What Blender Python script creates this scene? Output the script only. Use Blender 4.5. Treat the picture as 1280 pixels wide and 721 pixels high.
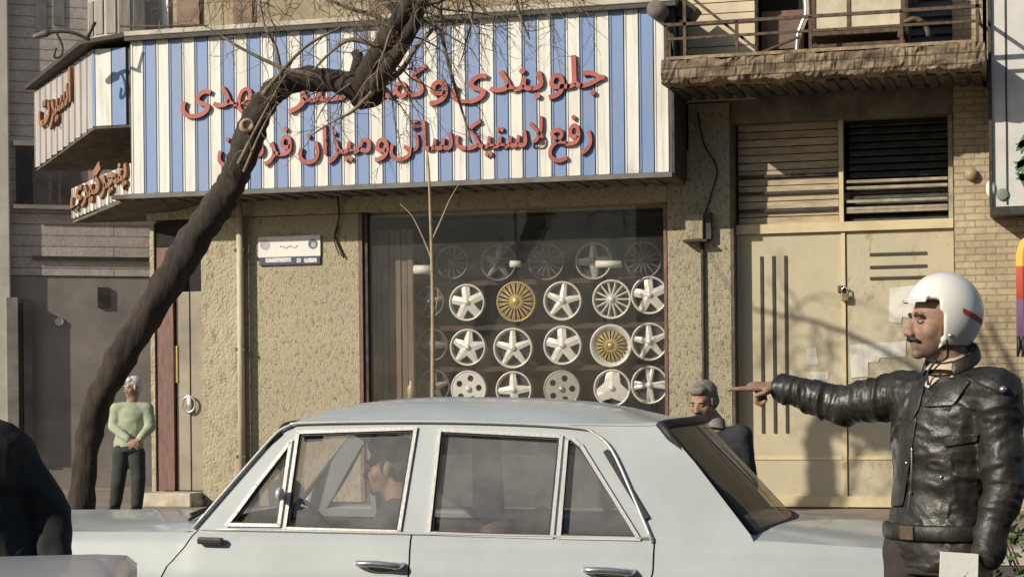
import bpy, bmesh, math, random
from mathutils import Vector, Matrix, noise, geometry
R = math.radians
sc = bpy.context.scene
col = sc.collection
for _o in list(bpy.data.objects):
    bpy.data.objects.remove(_o)

# ------------------------------------------------------------------ camera
# world: X runs along the shop front, Y into the building, wall plane at Y = 0
TH = R(15.5); FPX = 2400.0; CAM_H = 1.45; ROLL = 0.010; HOR = 492.0
DC = 22.5*math.cos(TH)
RV = Vector((math.cos(TH), math.sin(TH), 0)); FV = Vector((-math.sin(TH), math.cos(TH), 0)); UV = Vector((0, 0, 1))
RR = RV*math.cos(ROLL) - UV*math.sin(ROLL)
UU = UV*math.cos(ROLL) + RV*math.sin(ROLL)
CAM = Vector((0, -DC, CAM_H))
cam_data = bpy.data.cameras.new('camera'); cam = bpy.data.objects.new('camera', cam_data); col.objects.link(cam)
cam_data.sensor_width = 36; cam_data.lens = FPX/1280*36
cam_data.shift_y = (HOR-360.5)/1280
cam_data.clip_end = 1000; cam_data.clip_start = .1
cam.matrix_world = Matrix(((RR.x, UU.x, -FV.x, CAM.x), (RR.y, UU.y, -FV.y, CAM.y), (RR.z, UU.z, -FV.z, CAM.z), (0, 0, 0, 1)))
sc.camera = cam

# ------------------------------------------------------------------ light
SUN = Vector((.88, 1.0, -.68)).normalized()
world = bpy.data.worlds.new('World'); sc.world = world; world.use_nodes = True
_nt = world.node_tree; _bg = _nt.nodes['Background']
_sky = _nt.nodes.new('ShaderNodeTexSky'); _sky.sky_type = 'NISHITA'; _sky.sun_disc = False
_sky.sun_elevation = math.asin(-SUN.z); _sky.sun_rotation = math.atan2(-SUN.x, -SUN.y)
_sky.dust_density = .8
_nt.links.new(_sky.outputs[0], _bg.inputs[0]); _bg.inputs[1].default_value = .095
_sl = bpy.data.lights.new('sun', 'SUN'); _sl.energy = 4.6; _sl.angle = R(.6); _sl.color = (1.0, .92, .78)
_so = bpy.data.objects.new('sun', _sl); col.objects.link(_so)
_so.rotation_euler = SUN.to_track_quat('-Z', 'Y').to_euler(); _so.location = (-20, -25, 30)
sc.view_settings.view_transform = 'Standard'; sc.view_settings.look = 'None'
sc.view_settings.exposure = .08; sc.view_settings.gamma = 1

# ------------------------------------------------------------------ placing
def ray(px, py): return FV + RR*((px-640)/FPX) + UU*((HOR-py)/FPX)
def at(px, py, depth): return CAM + ray(px, py)*depth              # a point at a distance from the street side
def U(px, py, y=0.0):                                              # a point of the plane Y = y
    d = ray(px, py); return CAM + d*((y-CAM.y)/d.y)
def W(xr, dep, z): return Vector((CAM.x, CAM.y, 0)) + RV*xr + FV*dep + UV*z

# ------------------------------------------------------------------ materials
def new_mat(name):
    m = bpy.data.materials.new(name); m.use_nodes = True
    nt = m.node_tree; b = nt.nodes['Principled BSDF']; return m, nt, b
def N(nt, t, **kw):
    n = nt.nodes.new(t)
    for k, v in kw.items():
        if k in n.inputs: n.inputs[k].default_value = v
        else: setattr(n, k, v)
    return n
def c4(c): return (c[0], c[1], c[2], 1)
def ramp(nt, src, stops):
    r = nt.nodes.new('ShaderNodeValToRGB'); e = r.color_ramp.elements
    while len(e) < len(stops): e.new(.5)
    for i, (p, c) in enumerate(stops): e[i].position = p; e[i].color = c4(c)
    nt.links.new(src, r.inputs[0]); return r.outputs[0]
def mixc(nt, fac, a, b, mode='MIX'):
    n = nt.nodes.new('ShaderNodeMix'); n.data_type = 'RGBA'; n.blend_type = mode
    for i, v in ((0, fac), (6, a), (7, b)):
        if hasattr(v, 'links'): nt.links.new(v, n.inputs[i])
        elif i == 0: n.inputs[0].default_value = v
        else: n.inputs[i].default_value = c4(v)
    return n.outputs[2]
def coords(nt, scale=(1, 1, 1)):
    tc = nt.nodes.new('ShaderNodeTexCoord'); mp = nt.nodes.new('ShaderNodeMapping')
    mp.inputs['Scale'].default_value = scale
    nt.links.new(tc.outputs['Object'], mp.inputs[0]); return mp.outputs[0]
def tex(nt, vec, scale, detail=4, rough=.6, kind='ShaderNodeTexNoise'):
    n = nt.nodes.new(kind); n.inputs['Scale'].default_value = scale
    if 'Detail' in n.inputs: n.inputs['Detail'].default_value = detail
    if kind == 'ShaderNodeTexNoise': n.inputs['Roughness'].default_value = rough
    nt.links.new(vec, n.inputs['Vector']); return n
def bump(nt, b, h, strength=.3, dist=.01):
    n = nt.nodes.new('ShaderNodeBump'); n.inputs['Strength'].default_value = strength; n.inputs['Distance'].default_value = dist
    nt.links.new(h, n.inputs['Height']); nt.links.new(n.outputs[0], b.inputs['Normal']); return n
def M(name, c, rough=.7, metal=0.0, var=.25, vs=3.0, bs=60, bst=.15, c2=None, coat=0.0, stretch=(1, 1, 1), lo=.35, hi=.65):
    m, nt, b = new_mat(name); v = coords(nt, stretch)
    n = tex(nt, v, vs, 6, .65)
    a = tuple(x*(1-var) for x in c) if c2 is None else c2
    z = tuple(min(1, x*(1+var)) for x in c) if c2 is None else c
    o = ramp(nt, n.outputs[0], [(lo, a), (hi, z)])
    nt.links.new(o, b.inputs['Base Color'])
    b.inputs['Roughness'].default_value = rough; b.inputs['Metallic'].default_value = metal
    b.inputs['Coat Weight'].default_value = coat; b.inputs['Coat Roughness'].default_value = .08
    if bst: bump(nt, b, tex(nt, v, bs, 5).outputs[0], bst)
    return m
def stucco(name, c, dark, pit=26, amount=.5):
    m, nt, b = new_mat(name); v = coords(nt)
    v2 = coords(nt, (1, 1, .62)); n1 = tex(nt, v, 1.1, 6, .7); n2 = tex(nt, v2, pit, 6, .72); n3 = tex(nt, v2, pit*2.2, 4, .6)
    base = ramp(nt, n1.outputs[0], [(.3, tuple(x*.82 for x in c)), (.7, c)])
    m1 = ramp(nt, n2.outputs[0], [(.37, (1, 1, 1)), (.47, (0, 0, 0))])
    o = mixc(nt, m1, base, dark)
    m2 = ramp(nt, n3.outputs[0], [(.62, (0, 0, 0)), (.72, (amount, amount, amount))])
    o = mixc(nt, m2, o, tuple(min(1, x*1.45) for x in c))
    nt.links.new(o, b.inputs['Base Color']); b.inputs['Roughness'].default_value = .95
    n4 = tex(nt, v, pit*3.2, 3, .6, 'ShaderNodeTexNoise'); ad = nt.nodes.new('ShaderNodeMath'); ad.operation = 'MULTIPLY_ADD'
    nt.links.new(n4.outputs[0], ad.inputs[0]); ad.inputs[1].default_value = .8; nt.links.new(n2.outputs[0], ad.inputs[2])
    bump(nt, b, ad.outputs[0], 1.0, .035); return m
def brick(name, c1, c2, mortar, scale=1.0, axis='XZ', bh=.075, bw=.22):
    m, nt, b = new_mat(name); tc = nt.nodes.new('ShaderNodeTexCoord'); sp = nt.nodes.new('ShaderNodeSeparateXYZ'); cb = nt.nodes.new('ShaderNodeCombineXYZ')
    nt.links.new(tc.outputs['Object'], sp.inputs[0]); nt.links.new(sp.outputs[0], cb.inputs[0]); nt.links.new(sp.outputs[2], cb.inputs[1])
    t = nt.nodes.new('ShaderNodeTexBrick'); nt.links.new(cb.outputs[0], t.inputs['Vector'])
    t.inputs['Scale'].default_value = scale; t.inputs['Brick Width'].default_value = bw; t.inputs['Row Height'].default_value = bh
    t.inputs['Mortar Size'].default_value = .008; t.inputs['Color1'].default_value = c4(c1); t.inputs['Color2'].default_value = c4(c2); t.inputs['Mortar'].default_value = c4(mortar)
    n1 = tex(nt, tc.outputs['Object'], 1.6, 6, .7); n2 = tex(nt, tc.outputs['Object'], 18, 5, .7)
    o = mixc(nt, .75, t.outputs[0], ramp(nt, n1.outputs[0], [(.3, (.55, .5, .45)), (.65, (1, 1, 1))]), 'MULTIPLY')
    o = mixc(nt, .5, o, ramp(nt, n2.outputs[0], [(.35, (.6, .57, .52)), (.6, (1, 1, 1))]), 'MULTIPLY')
    nt.links.new(o, b.inputs['Base Color']); b.inputs['Roughness'].default_value = .95
    inv = nt.nodes.new('ShaderNodeMath'); inv.operation = 'SUBTRACT'; inv.inputs[0].default_value = 1; nt.links.new(t.outputs['Fac'], inv.inputs[1])
    ad = nt.nodes.new('ShaderNodeMath'); ad.operation = 'ADD'; nt.links.new(inv.outputs[0], ad.inputs[0]); nt.links.new(n2.outputs[0], ad.inputs[1])
    bump(nt, b, ad.outputs[0], .6, .012); return m
def glass_mat(name, tint, gloss, rough=.02, veil=.05, graze=.7):
    m = bpy.data.materials.new(name); m.use_nodes = True; nt = m.node_tree
    for n in list(nt.nodes): nt.nodes.remove(n)
    out = nt.nodes.new('ShaderNodeOutputMaterial'); tr = nt.nodes.new('ShaderNodeBsdfTransparent'); gl = nt.nodes.new('ShaderNodeBsdfGlossy'); df = nt.nodes.new('ShaderNodeBsdfDiffuse')
    tr.inputs[0].default_value = c4(tint); gl.inputs['Roughness'].default_value = rough; gl.inputs[0].default_value = (1, 1, 1, 1); df.inputs[0].default_value = (.45, .44, .42, 1)
    fr = nt.nodes.new('ShaderNodeLayerWeight'); fr.inputs[0].default_value = .5
    pw = nt.nodes.new('ShaderNodeMath'); pw.operation = 'POWER'; nt.links.new(fr.outputs['Facing'], pw.inputs[0]); pw.inputs[1].default_value = 4
    mm = nt.nodes.new('ShaderNodeMath'); mm.operation = 'MULTIPLY_ADD'; nt.links.new(pw.outputs[0], mm.inputs[0]); mm.inputs[1].default_value = graze; mm.inputs[2].default_value = gloss
    mx = nt.nodes.new('ShaderNodeMixShader'); nt.links.new(mm.outputs[0], mx.inputs[0]); nt.links.new(tr.outputs[0], mx.inputs[1]); nt.links.new(gl.outputs[0], mx.inputs[2])
    v = coords(nt); n = tex(nt, v, 2.5, 5, .7); d = ramp(nt, n.outputs[0], [(.3, (veil*.4,)*3), (.75, (veil*1.6,)*3)])  # patchy diffuse veil standing in for haze and reflections on the glass
    m2 = nt.nodes.new('ShaderNodeMixShader'); nt.links.new(d, m2.inputs[0]); nt.links.new(mx.outputs[0], m2.inputs[1]); nt.links.new(df.outputs[0], m2.inputs[2])
    nt.links.new(m2.outputs[0], out.inputs[0]); return m

# ------------------------------------------------------------------ objects
def link(o, parent=None):
    col.objects.link(o)
    if parent is not None: o.parent = parent
    return o
def tag(o, label=None, cat=None, group=None, kind=None):
    if label: o['label'] = label
    if cat: o['category'] = cat
    if group: o['group'] = group
    if kind: o['kind'] = kind
    return o
def empty(name, loc, label, cat, group=None, rz=0.0):
    o = bpy.data.objects.new(name, None); o.empty_display_size = .1; col.objects.link(o)
    o.location = loc; o.rotation_euler = (0, 0, rz); return tag(o, label, cat, group)
def xf(o):                                                          # matrix of a thing (no depsgraph needed)
    m = Matrix.Translation(o.location) @ o.rotation_euler.to_matrix().to_4x4()
    return xf(o.parent) @ m if o.parent else m
class MB:
    def __init__(s): s.v = []; s.f = []; s.mi = []; s.m = 0; s.sm = []; s.smooth = False
    def add(s, vs, fs):
        b = len(s.v); s.v += [Vector(v) for v in vs]
        for f in fs: s.f.append([b+i for i in f]); s.mi.append(s.m); s.sm.append(s.smooth)
        return s
    def box(s, a, b, bev=0.0):
        x0, x1 = sorted((a[0], b[0])); y0, y1 = sorted((a[1], b[1])); z0, z1 = sorted((a[2], b[2]))
        e = min(bev, (x1-x0)*.45, (y1-y0)*.45, (z1-z0)*.45)
        if e <= 0:
            return s.add([(x0, y0, z0), (x1, y0, z0), (x1, y1, z0), (x0, y1, z0), (x0, y0, z1), (x1, y0, z1), (x1, y1, z1), (x0, y1, z1)],
                         [(3, 2, 1, 0), (4, 5, 6, 7), (0, 1, 5, 4), (1, 2, 6, 5), (2, 3, 7, 6), (3, 0, 4, 7)])
        bm = bmesh.new(); bmesh.ops.create_cube(bm, size=1)
        for v in bm.verts: v.co = Vector(((x0+x1)/2+v.co.x*(x1-x0), (y0+y1)/2+v.co.y*(y1-y0), (z0+z1)/2+v.co.z*(z1-z0)))
        bmesh.ops.bevel(bm, geom=list(bm.edges), offset=e, segments=2, profile=.5, affect='EDGES')
        bm.verts.index_update(); s.add([v.co.copy() for v in bm.verts], [[v.index for v in f.verts] for f in bm.faces]); bm.free(); return s
    def obox(s, c, ax, ay, az, bev=0.0):                            # box from half axes
        c, ax, ay, az = Vector(c), Vector(ax), Vector(ay), Vector(az); t = MB(); t.box((-1, -1, -1), (1, 1, 1))
        if bev:
            la, lb, lc = ax.length, ay.length, az.length; t = MB(); t.box((-la, -lb, -lc), (la, lb, lc), bev)
            ax, ay, az = ax/la, ay/lb, az/lc
        return s.add([c+ax*p.x+ay*p.y+az*p.z for p in t.v], t.f)
    def bar(s, p, q, w, h=None, up=(0, 0, 1), bev=0.0):
        p, q = Vector(p), Vector(q); h = h or w; d = q-p; L = d.length; d = d/L; u = Vector(up)
        if abs(d.dot(u)) > .98: u = Vector((0, 1, 0))
        n = d.cross(u).normalized(); u = n.cross(d)
        return s.obox((p+q)/2, d*(L/2), n*(w/2), u*(h/2), bev)
    def tube(s, pts, rad, n=8, cap=True, ref=None, closed=False):
        pts = [Vector(p) for p in pts]; k = len(pts)
        rad = [rad]*k if not isinstance(rad, (list, tuple)) else list(rad)
        rings = []; prev = Vector(ref) if ref is not None else None
        for i in range(k):
            if closed: d = pts[(i+1) % k]-pts[i-1]
            else: d = pts[min(i+1, k-1)]-pts[max(i-1, 0)]
            if d.length < 1e-9: d = Vector((0, 0, 1))
            d.normalize()
            a = prev if prev is not None else (Vector((0, 0, 1)) if abs(d.z) < .9 else Vector((1, 0, 0)))
            a = a - d*a.dot(d)
            if a.length < 1e-4: a = d.orthogonal()
            a.normalize(); 
            if ref is None: prev = a
            b = d.cross(a); r = rad[i]; ra, rb = r if isinstance(r, (tuple, list)) else (r, r)
            rings.append([pts[i]+a*(ra*math.cos(2*math.pi*j/n))+b*(rb*math.sin(2*math.pi*j/n)) for j in range(n)])
        vs = [p for r_ in rings for p in r_]; fs = []
        for i in range(k if closed else k-1):
            for j in range(n):
                i2 = (i+1) % k
                fs.append((i*n+j, i*n+(j+1) % n, i2*n+(j+1) % n, i2*n+j))
        if cap and not closed: fs += [tuple(reversed(range(n))), tuple(range((k-1)*n, k*n))]
        return s.add(vs, fs)
    def cap(s, p, q, r0, r1, n=14, flat=None, ref=None):            # tapered capsule; flat = (ratio a, ratio b)
        p, q = Vector(p), Vector(q); d = (q-p); L = d.length; d = d/L if L > 1e-6 else Vector((0, 0, 1)); fa, fb = flat or (1, 1)
        pts = []; rs = []
        for t in (-.999, -.9, -.7, -.4): pts.append(p+d*r0*t); rr = r0*math.sqrt(1-t*t); rs.append((rr*fa, rr*fb))
        for i in range(5): t = i/4; pts.append(p.lerp(q, t)); rr = r0+(r1-r0)*t; rs.append((rr*fa, rr*fb))
        for t in (.4, .7, .9, .999): pts.append(q+d*r1*t); rr = r1*math.sqrt(1-t*t); rs.append((rr*fa, rr*fb))
        return s.tube(pts, rs, n, True, ref)
    def ell(s, c, r, mtx=None, nu=18, nv=12):
        c = Vector(c); vs = []; fs = []
        for i in range(nv+1):
            a = math.pi*i/nv
            for j in range(nu):
                b = 2*math.pi*j/nu; p = Vector((r[0]*math.sin(a)*math.cos(b), r[1]*math.sin(a)*math.sin(b), r[2]*math.cos(a)))
                if i in (0, nv): p = Vector((1e-4*math.cos(b), 1e-4*math.sin(b), r[2]*math.cos(a)))
                vs.append(c+(mtx @ p if mtx else p))
        for i in range(nv):
            for j in range(nu): fs.append((i*nu+j, (i+1)*nu+j, (i+1)*nu+(j+1) % nu, i*nu+(j+1) % nu))
        fs += [tuple(range(nu)), tuple(reversed(range(nv*nu, (nv+1)*nu)))]
        return s.add(vs, fs)
    def prism(s, poly, ext, holes=()):                              # planar polygon (3D points) pushed along ext
        loops = [[Vector(p) for p in poly]]+[[Vector(p) for p in h] for h in holes]; ext = Vector(ext)
        tris = geometry.tessellate_polygon(loops); flat = [p for l in loops for p in l]; n = len(flat)
        fs = [tuple(t) for t in tris]+[tuple(n+i for i in reversed(t)) for t in tris]; k = 0
        for l in loops:
            for i in range(len(l)): a, b = k+i, k+(i+1) % len(l); fs.append((b, a, n+a, n+b))
            k += len(l)
        return s.add(flat+[p+ext for p in flat], fs)
    def lathe(s, prof, c, axis, n=28, ref=None):                    # prof: (radius, along)
        c, axis = Vector(c), Vector(axis).normalized(); a = (Vector(ref) if ref else axis.orthogonal()).normalized(); b = axis.cross(a)
        vs = []; fs = []; k = len(prof)
        for j in range(n):
            t = 2*math.pi*j/n
            for (r, h) in prof: vs.append(c+axis*h+(a*math.cos(t)+b*math.sin(t))*r)
        for j in range(n):
            for i in range(k-1): fs.append((j*k+i, ((j+1) % n)*k+i, ((j+1) % n)*k+i+1, j*k+i+1))
        return s.add(vs, fs)
    def grid(s, rows):
        k = len(rows[0]); vs = [p for r_ in rows for p in r_]
        fs = [(i*k+j, i*k+j+1, (i+1)*k+j+1, (i+1)*k+j) for i in range(len(rows)-1) for j in range(k-1)]
        return s.add(vs, fs)
    def mesh(s, name, mats, inv=None):
        me = bpy.data.meshes.new(name); me.from_pydata([(inv @ v if inv else v) for v in s.v], [], s.f)
        for m in (mats if isinstance(mats, (list, tuple)) else [mats]): me.materials.append(m)
        me.polygons.foreach_set('material_index', s.mi); me.polygons.foreach_set('use_smooth', s.sm)
        bm = bmesh.new(); bm.from_mesh(me); bmesh.ops.recalc_face_normals(bm, faces=bm.faces); bm.to_mesh(me); bm.free()
        return me
    def build(s, name, mats, parent=None, local=False, smooth=None):
        if smooth is not None: s.sm = [smooth]*len(s.f)
        inv = None if (local or parent is None) else xf(parent).inverted()
        o = bpy.data.objects.new(name, s.mesh(name, mats, inv)); return link(o, parent)
    def top(s, name, mats, label, cat, group=None, smooth=None):    # a thing of one mesh with its origin at its base
        lo = [min(v[i] for v in s.v) for i in range(3)]; hi = [max(v[i] for v in s.v) for i in range(3)]
        b = Vector(((lo[0]+hi[0])/2, (lo[1]+hi[1])/2, lo[2]))
        if smooth is not None: s.sm = [smooth]*len(s.f)
        o = bpy.data.objects.new(name, s.mesh(name, mats, Matrix.Translation(-b))); o.location = b; link(o); return tag(o, label, cat, group)
def modified(mb, mods, name='tmp'):                                 # mesh after remesh / smooth / subdivision
    me = mb.mesh(name, []) if isinstance(mb, MB) else mb
    o = bpy.data.objects.new(name, me); col.objects.link(o)
    for t, kw in mods:
        m = o.modifiers.new(t, t)
        for k, v in kw.items(): setattr(m, k, v)
    dg = bpy.context.evaluated_depsgraph_get(); dg.update()
    r = bpy.data.meshes.new_from_object(o.evaluated_get(dg)); bpy.data.objects.remove(o); return r
def skin_of(mb, voxel, it=4, fac=.5):
    me = modified(mb, [('REMESH', dict(mode='VOXEL', voxel_size=voxel, use_smooth_shade=True)), ('SMOOTH', dict(factor=fac, iterations=it))])
    me.polygons.foreach_set('use_smooth', [True]*len(me.polygons)); return me
def mesh_obj(name, me, m, parent):
    me.name = name; me.materials.clear(); me.materials.append(m)
    return link(bpy.data.objects.new(name, me), parent)
def bez(pts, n=6):                                                  # Catmull-Rom through 3D points
    pts = [Vector(p) for p in pts]; out = []
    for i in range(len(pts)-1):
        p0, p1, p2, p3 = pts[max(i-1, 0)], pts[i], pts[i+1], pts[min(i+2, len(pts)-1)]
        for j in range(n):
            t = j/n; out.append(.5*((2*p1)+(p2-p0)*t+(2*p0-5*p1+4*p2-p3)*t*t+(3*p1-3*p2+p3-p0)*t**3))
    return out+[pts[-1]]
# ------------------------------------------------------------------ palette
m_stucco = stucco('pebble_dash', (.57, .495, .335), (.29, .235, .15), 21, .6)
m_plain = stucco('worn_render', (.50, .44, .30), (.33, .26, .16), 9, .2)
m_pillar = stucco('pillar_render', (.53, .465, .325), (.17, .135, .085), 24, .7)
m_brick = brick('yellow_brick', (.55, .46, .31), (.47, .38, .25), (.34, .28, .19))
m_stone = brick('upper_stone', (.47, .40, .27), (.42, .35, .23), (.28, .23, .15), bh=.33, bw=.9)
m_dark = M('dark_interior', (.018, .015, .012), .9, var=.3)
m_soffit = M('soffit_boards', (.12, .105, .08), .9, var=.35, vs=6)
m_brown = M('brown_paint', (.16, .075, .05), .55, var=.3, vs=8, stretch=(6, 6, .6))
m_redwood = M('red_brown_frame', (.17, .085, .065), .55, var=.35, vs=9, stretch=(6, 6, .6))
m_gate = M('cream_gate_paint', (.60, .50, .31), .6, var=.1, vs=1.6, bs=9, bst=.25, c2=(.46, .37, .21), lo=.28, hi=.55)
m_gate2 = M('peeling_gate_paint', (.60, .51, .33), .6, var=.1, vs=26, bs=40, bst=.3, c2=(.50, .41, .25), lo=.3, hi=.42)
m_slot = M('slot_shadow_metal', (.05, .04, .028), .7)
m_rust = M('rusty_iron', (.10, .065, .04), .75, metal=.2, var=.5, vs=14, bst=.3)
m_iron = M('dark_iron', (.05, .045, .038), .6, metal=.4, var=.4, vs=9)
m_conc = M('old_concrete', (.36, .27, .17), .95, var=.5, vs=7, bs=25, bst=.9, c2=(.13, .09, .055), lo=.33, hi=.62)
m_white = M('white_paint', (.72, .70, .64), .5, var=.08, vs=2, bst=.05)
m_pipe = M('painted_pipe', (.50, .43, .31), .6, var=.2, vs=4, stretch=(5, 5, .7))
m_metaldoor = M('greyed_door_paint', (.29, .25, .19), .35, var=.2, vs=2)
m_chrome = M('chrome', (.72, .72, .70), .22, metal=.9, var=.05)
m_step = M('step_stone', (.48, .42, .33), .85, var=.25, vs=5, bs=30, bst=.4)
m_shut = M('grey_shutter', (.13, .125, .11), .6, var=.3, vs=3)
m_black = M('black_rubber', (.012, .012, .012), .6)

# ------------------------------------------------------------------ ground
def sheet(name, x0, x1, y0, y1, z, m, n=1, thick=0.0):
    b = MB()
    if thick: b.box((x0, y0, z-thick), (x1, y1, z))
    else: b.add([(x0, y0, z), (x1, y0, z), (x1, y1, z), (x0, y1, z)], [(0, 1, 2, 3)])
    return tag(b.build(name, m), kind='structure')
m_asph = M('asphalt', (.075, .068, .06), .9, var=.25, vs=.8, bs=90, bst=.5)
m_pave = M('pavement', (.23, .19, .15), .9, var=.2, vs=1.2, bs=30, bst=.3)
m_kerb = M('kerb_stone', (.36, .33, .28), .9, var=.25, vs=3, bs=25, bst=.4)
sheet('ground', -400, 400, -400, 400, -.004, m_asph)
sheet('pavement', -60, 60, -5.2, .6, .12, m_pave, thick=.11)
sheet('kerb', -60, 60, -5.42, -5.2, .135, m_kerb, thick=.13)
sheet('side_pavement', -60, -9.0, .6, 40, .118, m_pave, thick=.11)

# ------------------------------------------------------------------ the shop building
bx = lambda px, y=0.0, py=300: U(px, py, y).x
hz = lambda px, py, y=0.0: U(px, py, y).z
XL = bx(183); XR = 4.0; ZT = 9.0
shop = empty('shop_building', (bx(640), 0, 0), 'old two storey shop building of cream stucco and brick with wheels in its window', 'building')
def wall(name, px0, px1, z0, z1, m, y0=0.0, t=.35):
    b = MB(); b.box((bx(px0) if px0 < 2000 else XR, y0, z0), (bx(px1) if px1 < 2000 else XR, y0+t, z1)); return b.build(name, m, shop)
z_lint = hz(640, 262)
wall('stucco_panel', 305, 448, .1, z_lint+.02, m_stucco, 0)
wall('smooth_pilaster', 254, 304.5, .1, z_lint+.02, m_plain, -.07, .42)
wall('pebble_pillar', 834, 913, .1, hz(870, 130), m_pillar, 0)
wall('brick_pier', 1193, 9999, .1, ZT, m_brick, 0)
wall('lintel_wall', 183, 833.5, z_lint+.03, hz(500, 205), m_plain, .004)
wall('stone_wall', 183, 862, hz(500, 205)+.005, ZT, m_stone, 0)
b = MB(); b.box((XL, 3.4, 0), (XR, 3.5, ZT)); b.box((XL, .36, 3.6), (XR, 3.4, 3.7)); b.box((XR-.1, .36, 0), (XR, 3.4, ZT)); b.box((XL, .36, 3.7), (XL+.2, 3.4, ZT)); b.build('core_wall', m_plain, shop)
b = MB(); b.box((XL-.1, -.1, ZT), (XR+.1, 3.6, ZT+.15)); b.build('roof', m_conc, shop)
# drain pipe with brackets
b = MB(); p0, p1 = U(299, 240, -.13), U(299, 600, -.13); b.smooth = True; b.tube([(p0.x, -.13, .14), (p0.x, -.13, 3.95)], .042, 12)
dp = b.build('drain_pipe', m_pipe, shop)
for z in (.7, 2.0, 3.2): b = MB(); b.box((p0.x-.06, -.16, z), (p0.x+.06, -.07, z+.04)); b.build('pipe_bracket', m_rust, dp)
# corner door on the left
x0, x1 = bx(186), bx(254)
b = MB(); b.box((bx(186), .02, .12), (bx(191), .12, 3.6)); b.build('door_post', m_plain, shop)
d = MB(); d.box((bx(192.5), .05, .3), (bx(213), .2, 3.3)); d.build('door_frame', m_redwood, shop)
d = MB(); d.box((bx(215), .1, .3), (bx(231), .16, 2.75)); d.box((bx(233), .1, .3), (bx(253.5), .16, 2.75))
dr = d.build('shop_door', m_metaldoor, shop)
h = MB(); h.smooth = True; c = U(236, 505, .05)
h.tube([c+Vector((.085*math.cos(t), 0, .10*math.sin(t))) for t in [i*math.pi/8 for i in range(16)]], .014, 8, closed=True); h.box(c+Vector((-.03, 0, -.1)), c+Vector((.03, .05, .1)), .006)
h.build('handle', m_chrome, dr)
s = MB(); a = U(215, 432, .085); e = U(222, 478, .085); s.box((a.x, .08, e.z), (e.x, .1, a.z)); s.build('notice_strip', M('yellow_strip', (.62, .47, .12), .5), dr)
d = MB(); d.box((bx(192.5), .05, 3.31), (bx(253.5), .2, 3.62)); d.box((bx(192.5), .22, .28), (bx(253.5), .26, 3.6)); d.build('door_backing', m_dark, shop)
d = MB(); d.box((bx(188), -.42, .12), (bx(253), .05, .29), .015); d.box((bx(213), -.36, .12), (bx(255), -.075, .2), .01); d.build('door_step', m_step, shop)

# shop window
wx0, wx1 = bx(459), bx(829); wz0, wz1 = .75, z_lint+.02
b = MB(); b.box((bx(448.5), .0, .1), (bx(452.5), .16, z_lint+.02)); b.build('window_jamb', m_redwood, shop); b = MB(); b.box((bx(829.5), -.01, .1), (bx(833.5), .2, z_lint+.02)); b.build('window_jamb', m_redwood, shop)
b = MB(); b.box((bx(453), .03, .1), (wx0-.01, .2, z_lint+.02)); b.box((wx0-.01, .02, .1), (bx(829), .3, .74)); b.build('window_surround', m_iron, shop)
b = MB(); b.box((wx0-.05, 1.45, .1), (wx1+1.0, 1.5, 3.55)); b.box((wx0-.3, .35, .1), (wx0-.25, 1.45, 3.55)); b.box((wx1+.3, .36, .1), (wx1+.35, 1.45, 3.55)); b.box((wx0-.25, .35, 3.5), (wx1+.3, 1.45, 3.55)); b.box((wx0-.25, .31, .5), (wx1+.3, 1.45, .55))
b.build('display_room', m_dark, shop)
b = MB(); xa, xb = bx(462, .3), bx(521, .45)
for i in range(7):
    t = xa+(xb-xa)*i/7; b.box((t, .32+.015*(i % 2), .6), (t+(xb-xa)/7-.012, .4, 3.45))
b.build('curtain', M('brown_curtain', (.17, .125, .09), .8, var=.25, vs=5, stretch=(5, 5, .3)), shop)
b = MB()
for py in (352, 408, 460): z = hz(680, py, .66); b.box((bx(515, .66), .6, z-.03), (bx(840, .66), .74, z+.03))
b.build('display_shelf', M('dark_red_shelf', (.05, .02, .015), .7, var=.3), shop)
win = MB(); win.add([(wx0, .08, wz0), (bx(829), .08, wz0), (bx(829), .08, wz1-.02), (wx0, .08, wz1-.02)], [(0, 1, 2, 3)])
m_wglass = glass_mat('shop_window_glass', (.86, .86, .84), .02, .01, .07)
win.build('window_pane', m_wglass, shop)
# strip lamps inside the window
for i, (pa, pb, pz) in enumerate(((518, 541, 337), (638, 651, 330), (745, 777, 330))):
    a, e = U(pa, pz, .3), U(pb, pz, .3); r = .055 if i == 0 else .042
    L = MB(); L.smooth = True; L.tube([(a.x, .3, a.z), (e.x, .3, e.z)], r, 12)
    lp = empty('display_lamp', (a.x, .3, a.z-r), ['white lamp tube hanging at the left end of the shop window beside the sapling', 'small white lamp between two dim wheels high in the shop window', 'white lamp tube hanging before the dim top row near the right of the window'][i], 'lamp', 'white lamps in the shop window')
    L.build('lamp_body', m_white, lp)
    q = MB(); q.tube([((a.x+e.x)/2, .3, a.z+r), ((a.x+e.x)/2, .3, 3.5)], .004, 5); q.build('hanging_wire', m_iron, lp)

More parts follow.
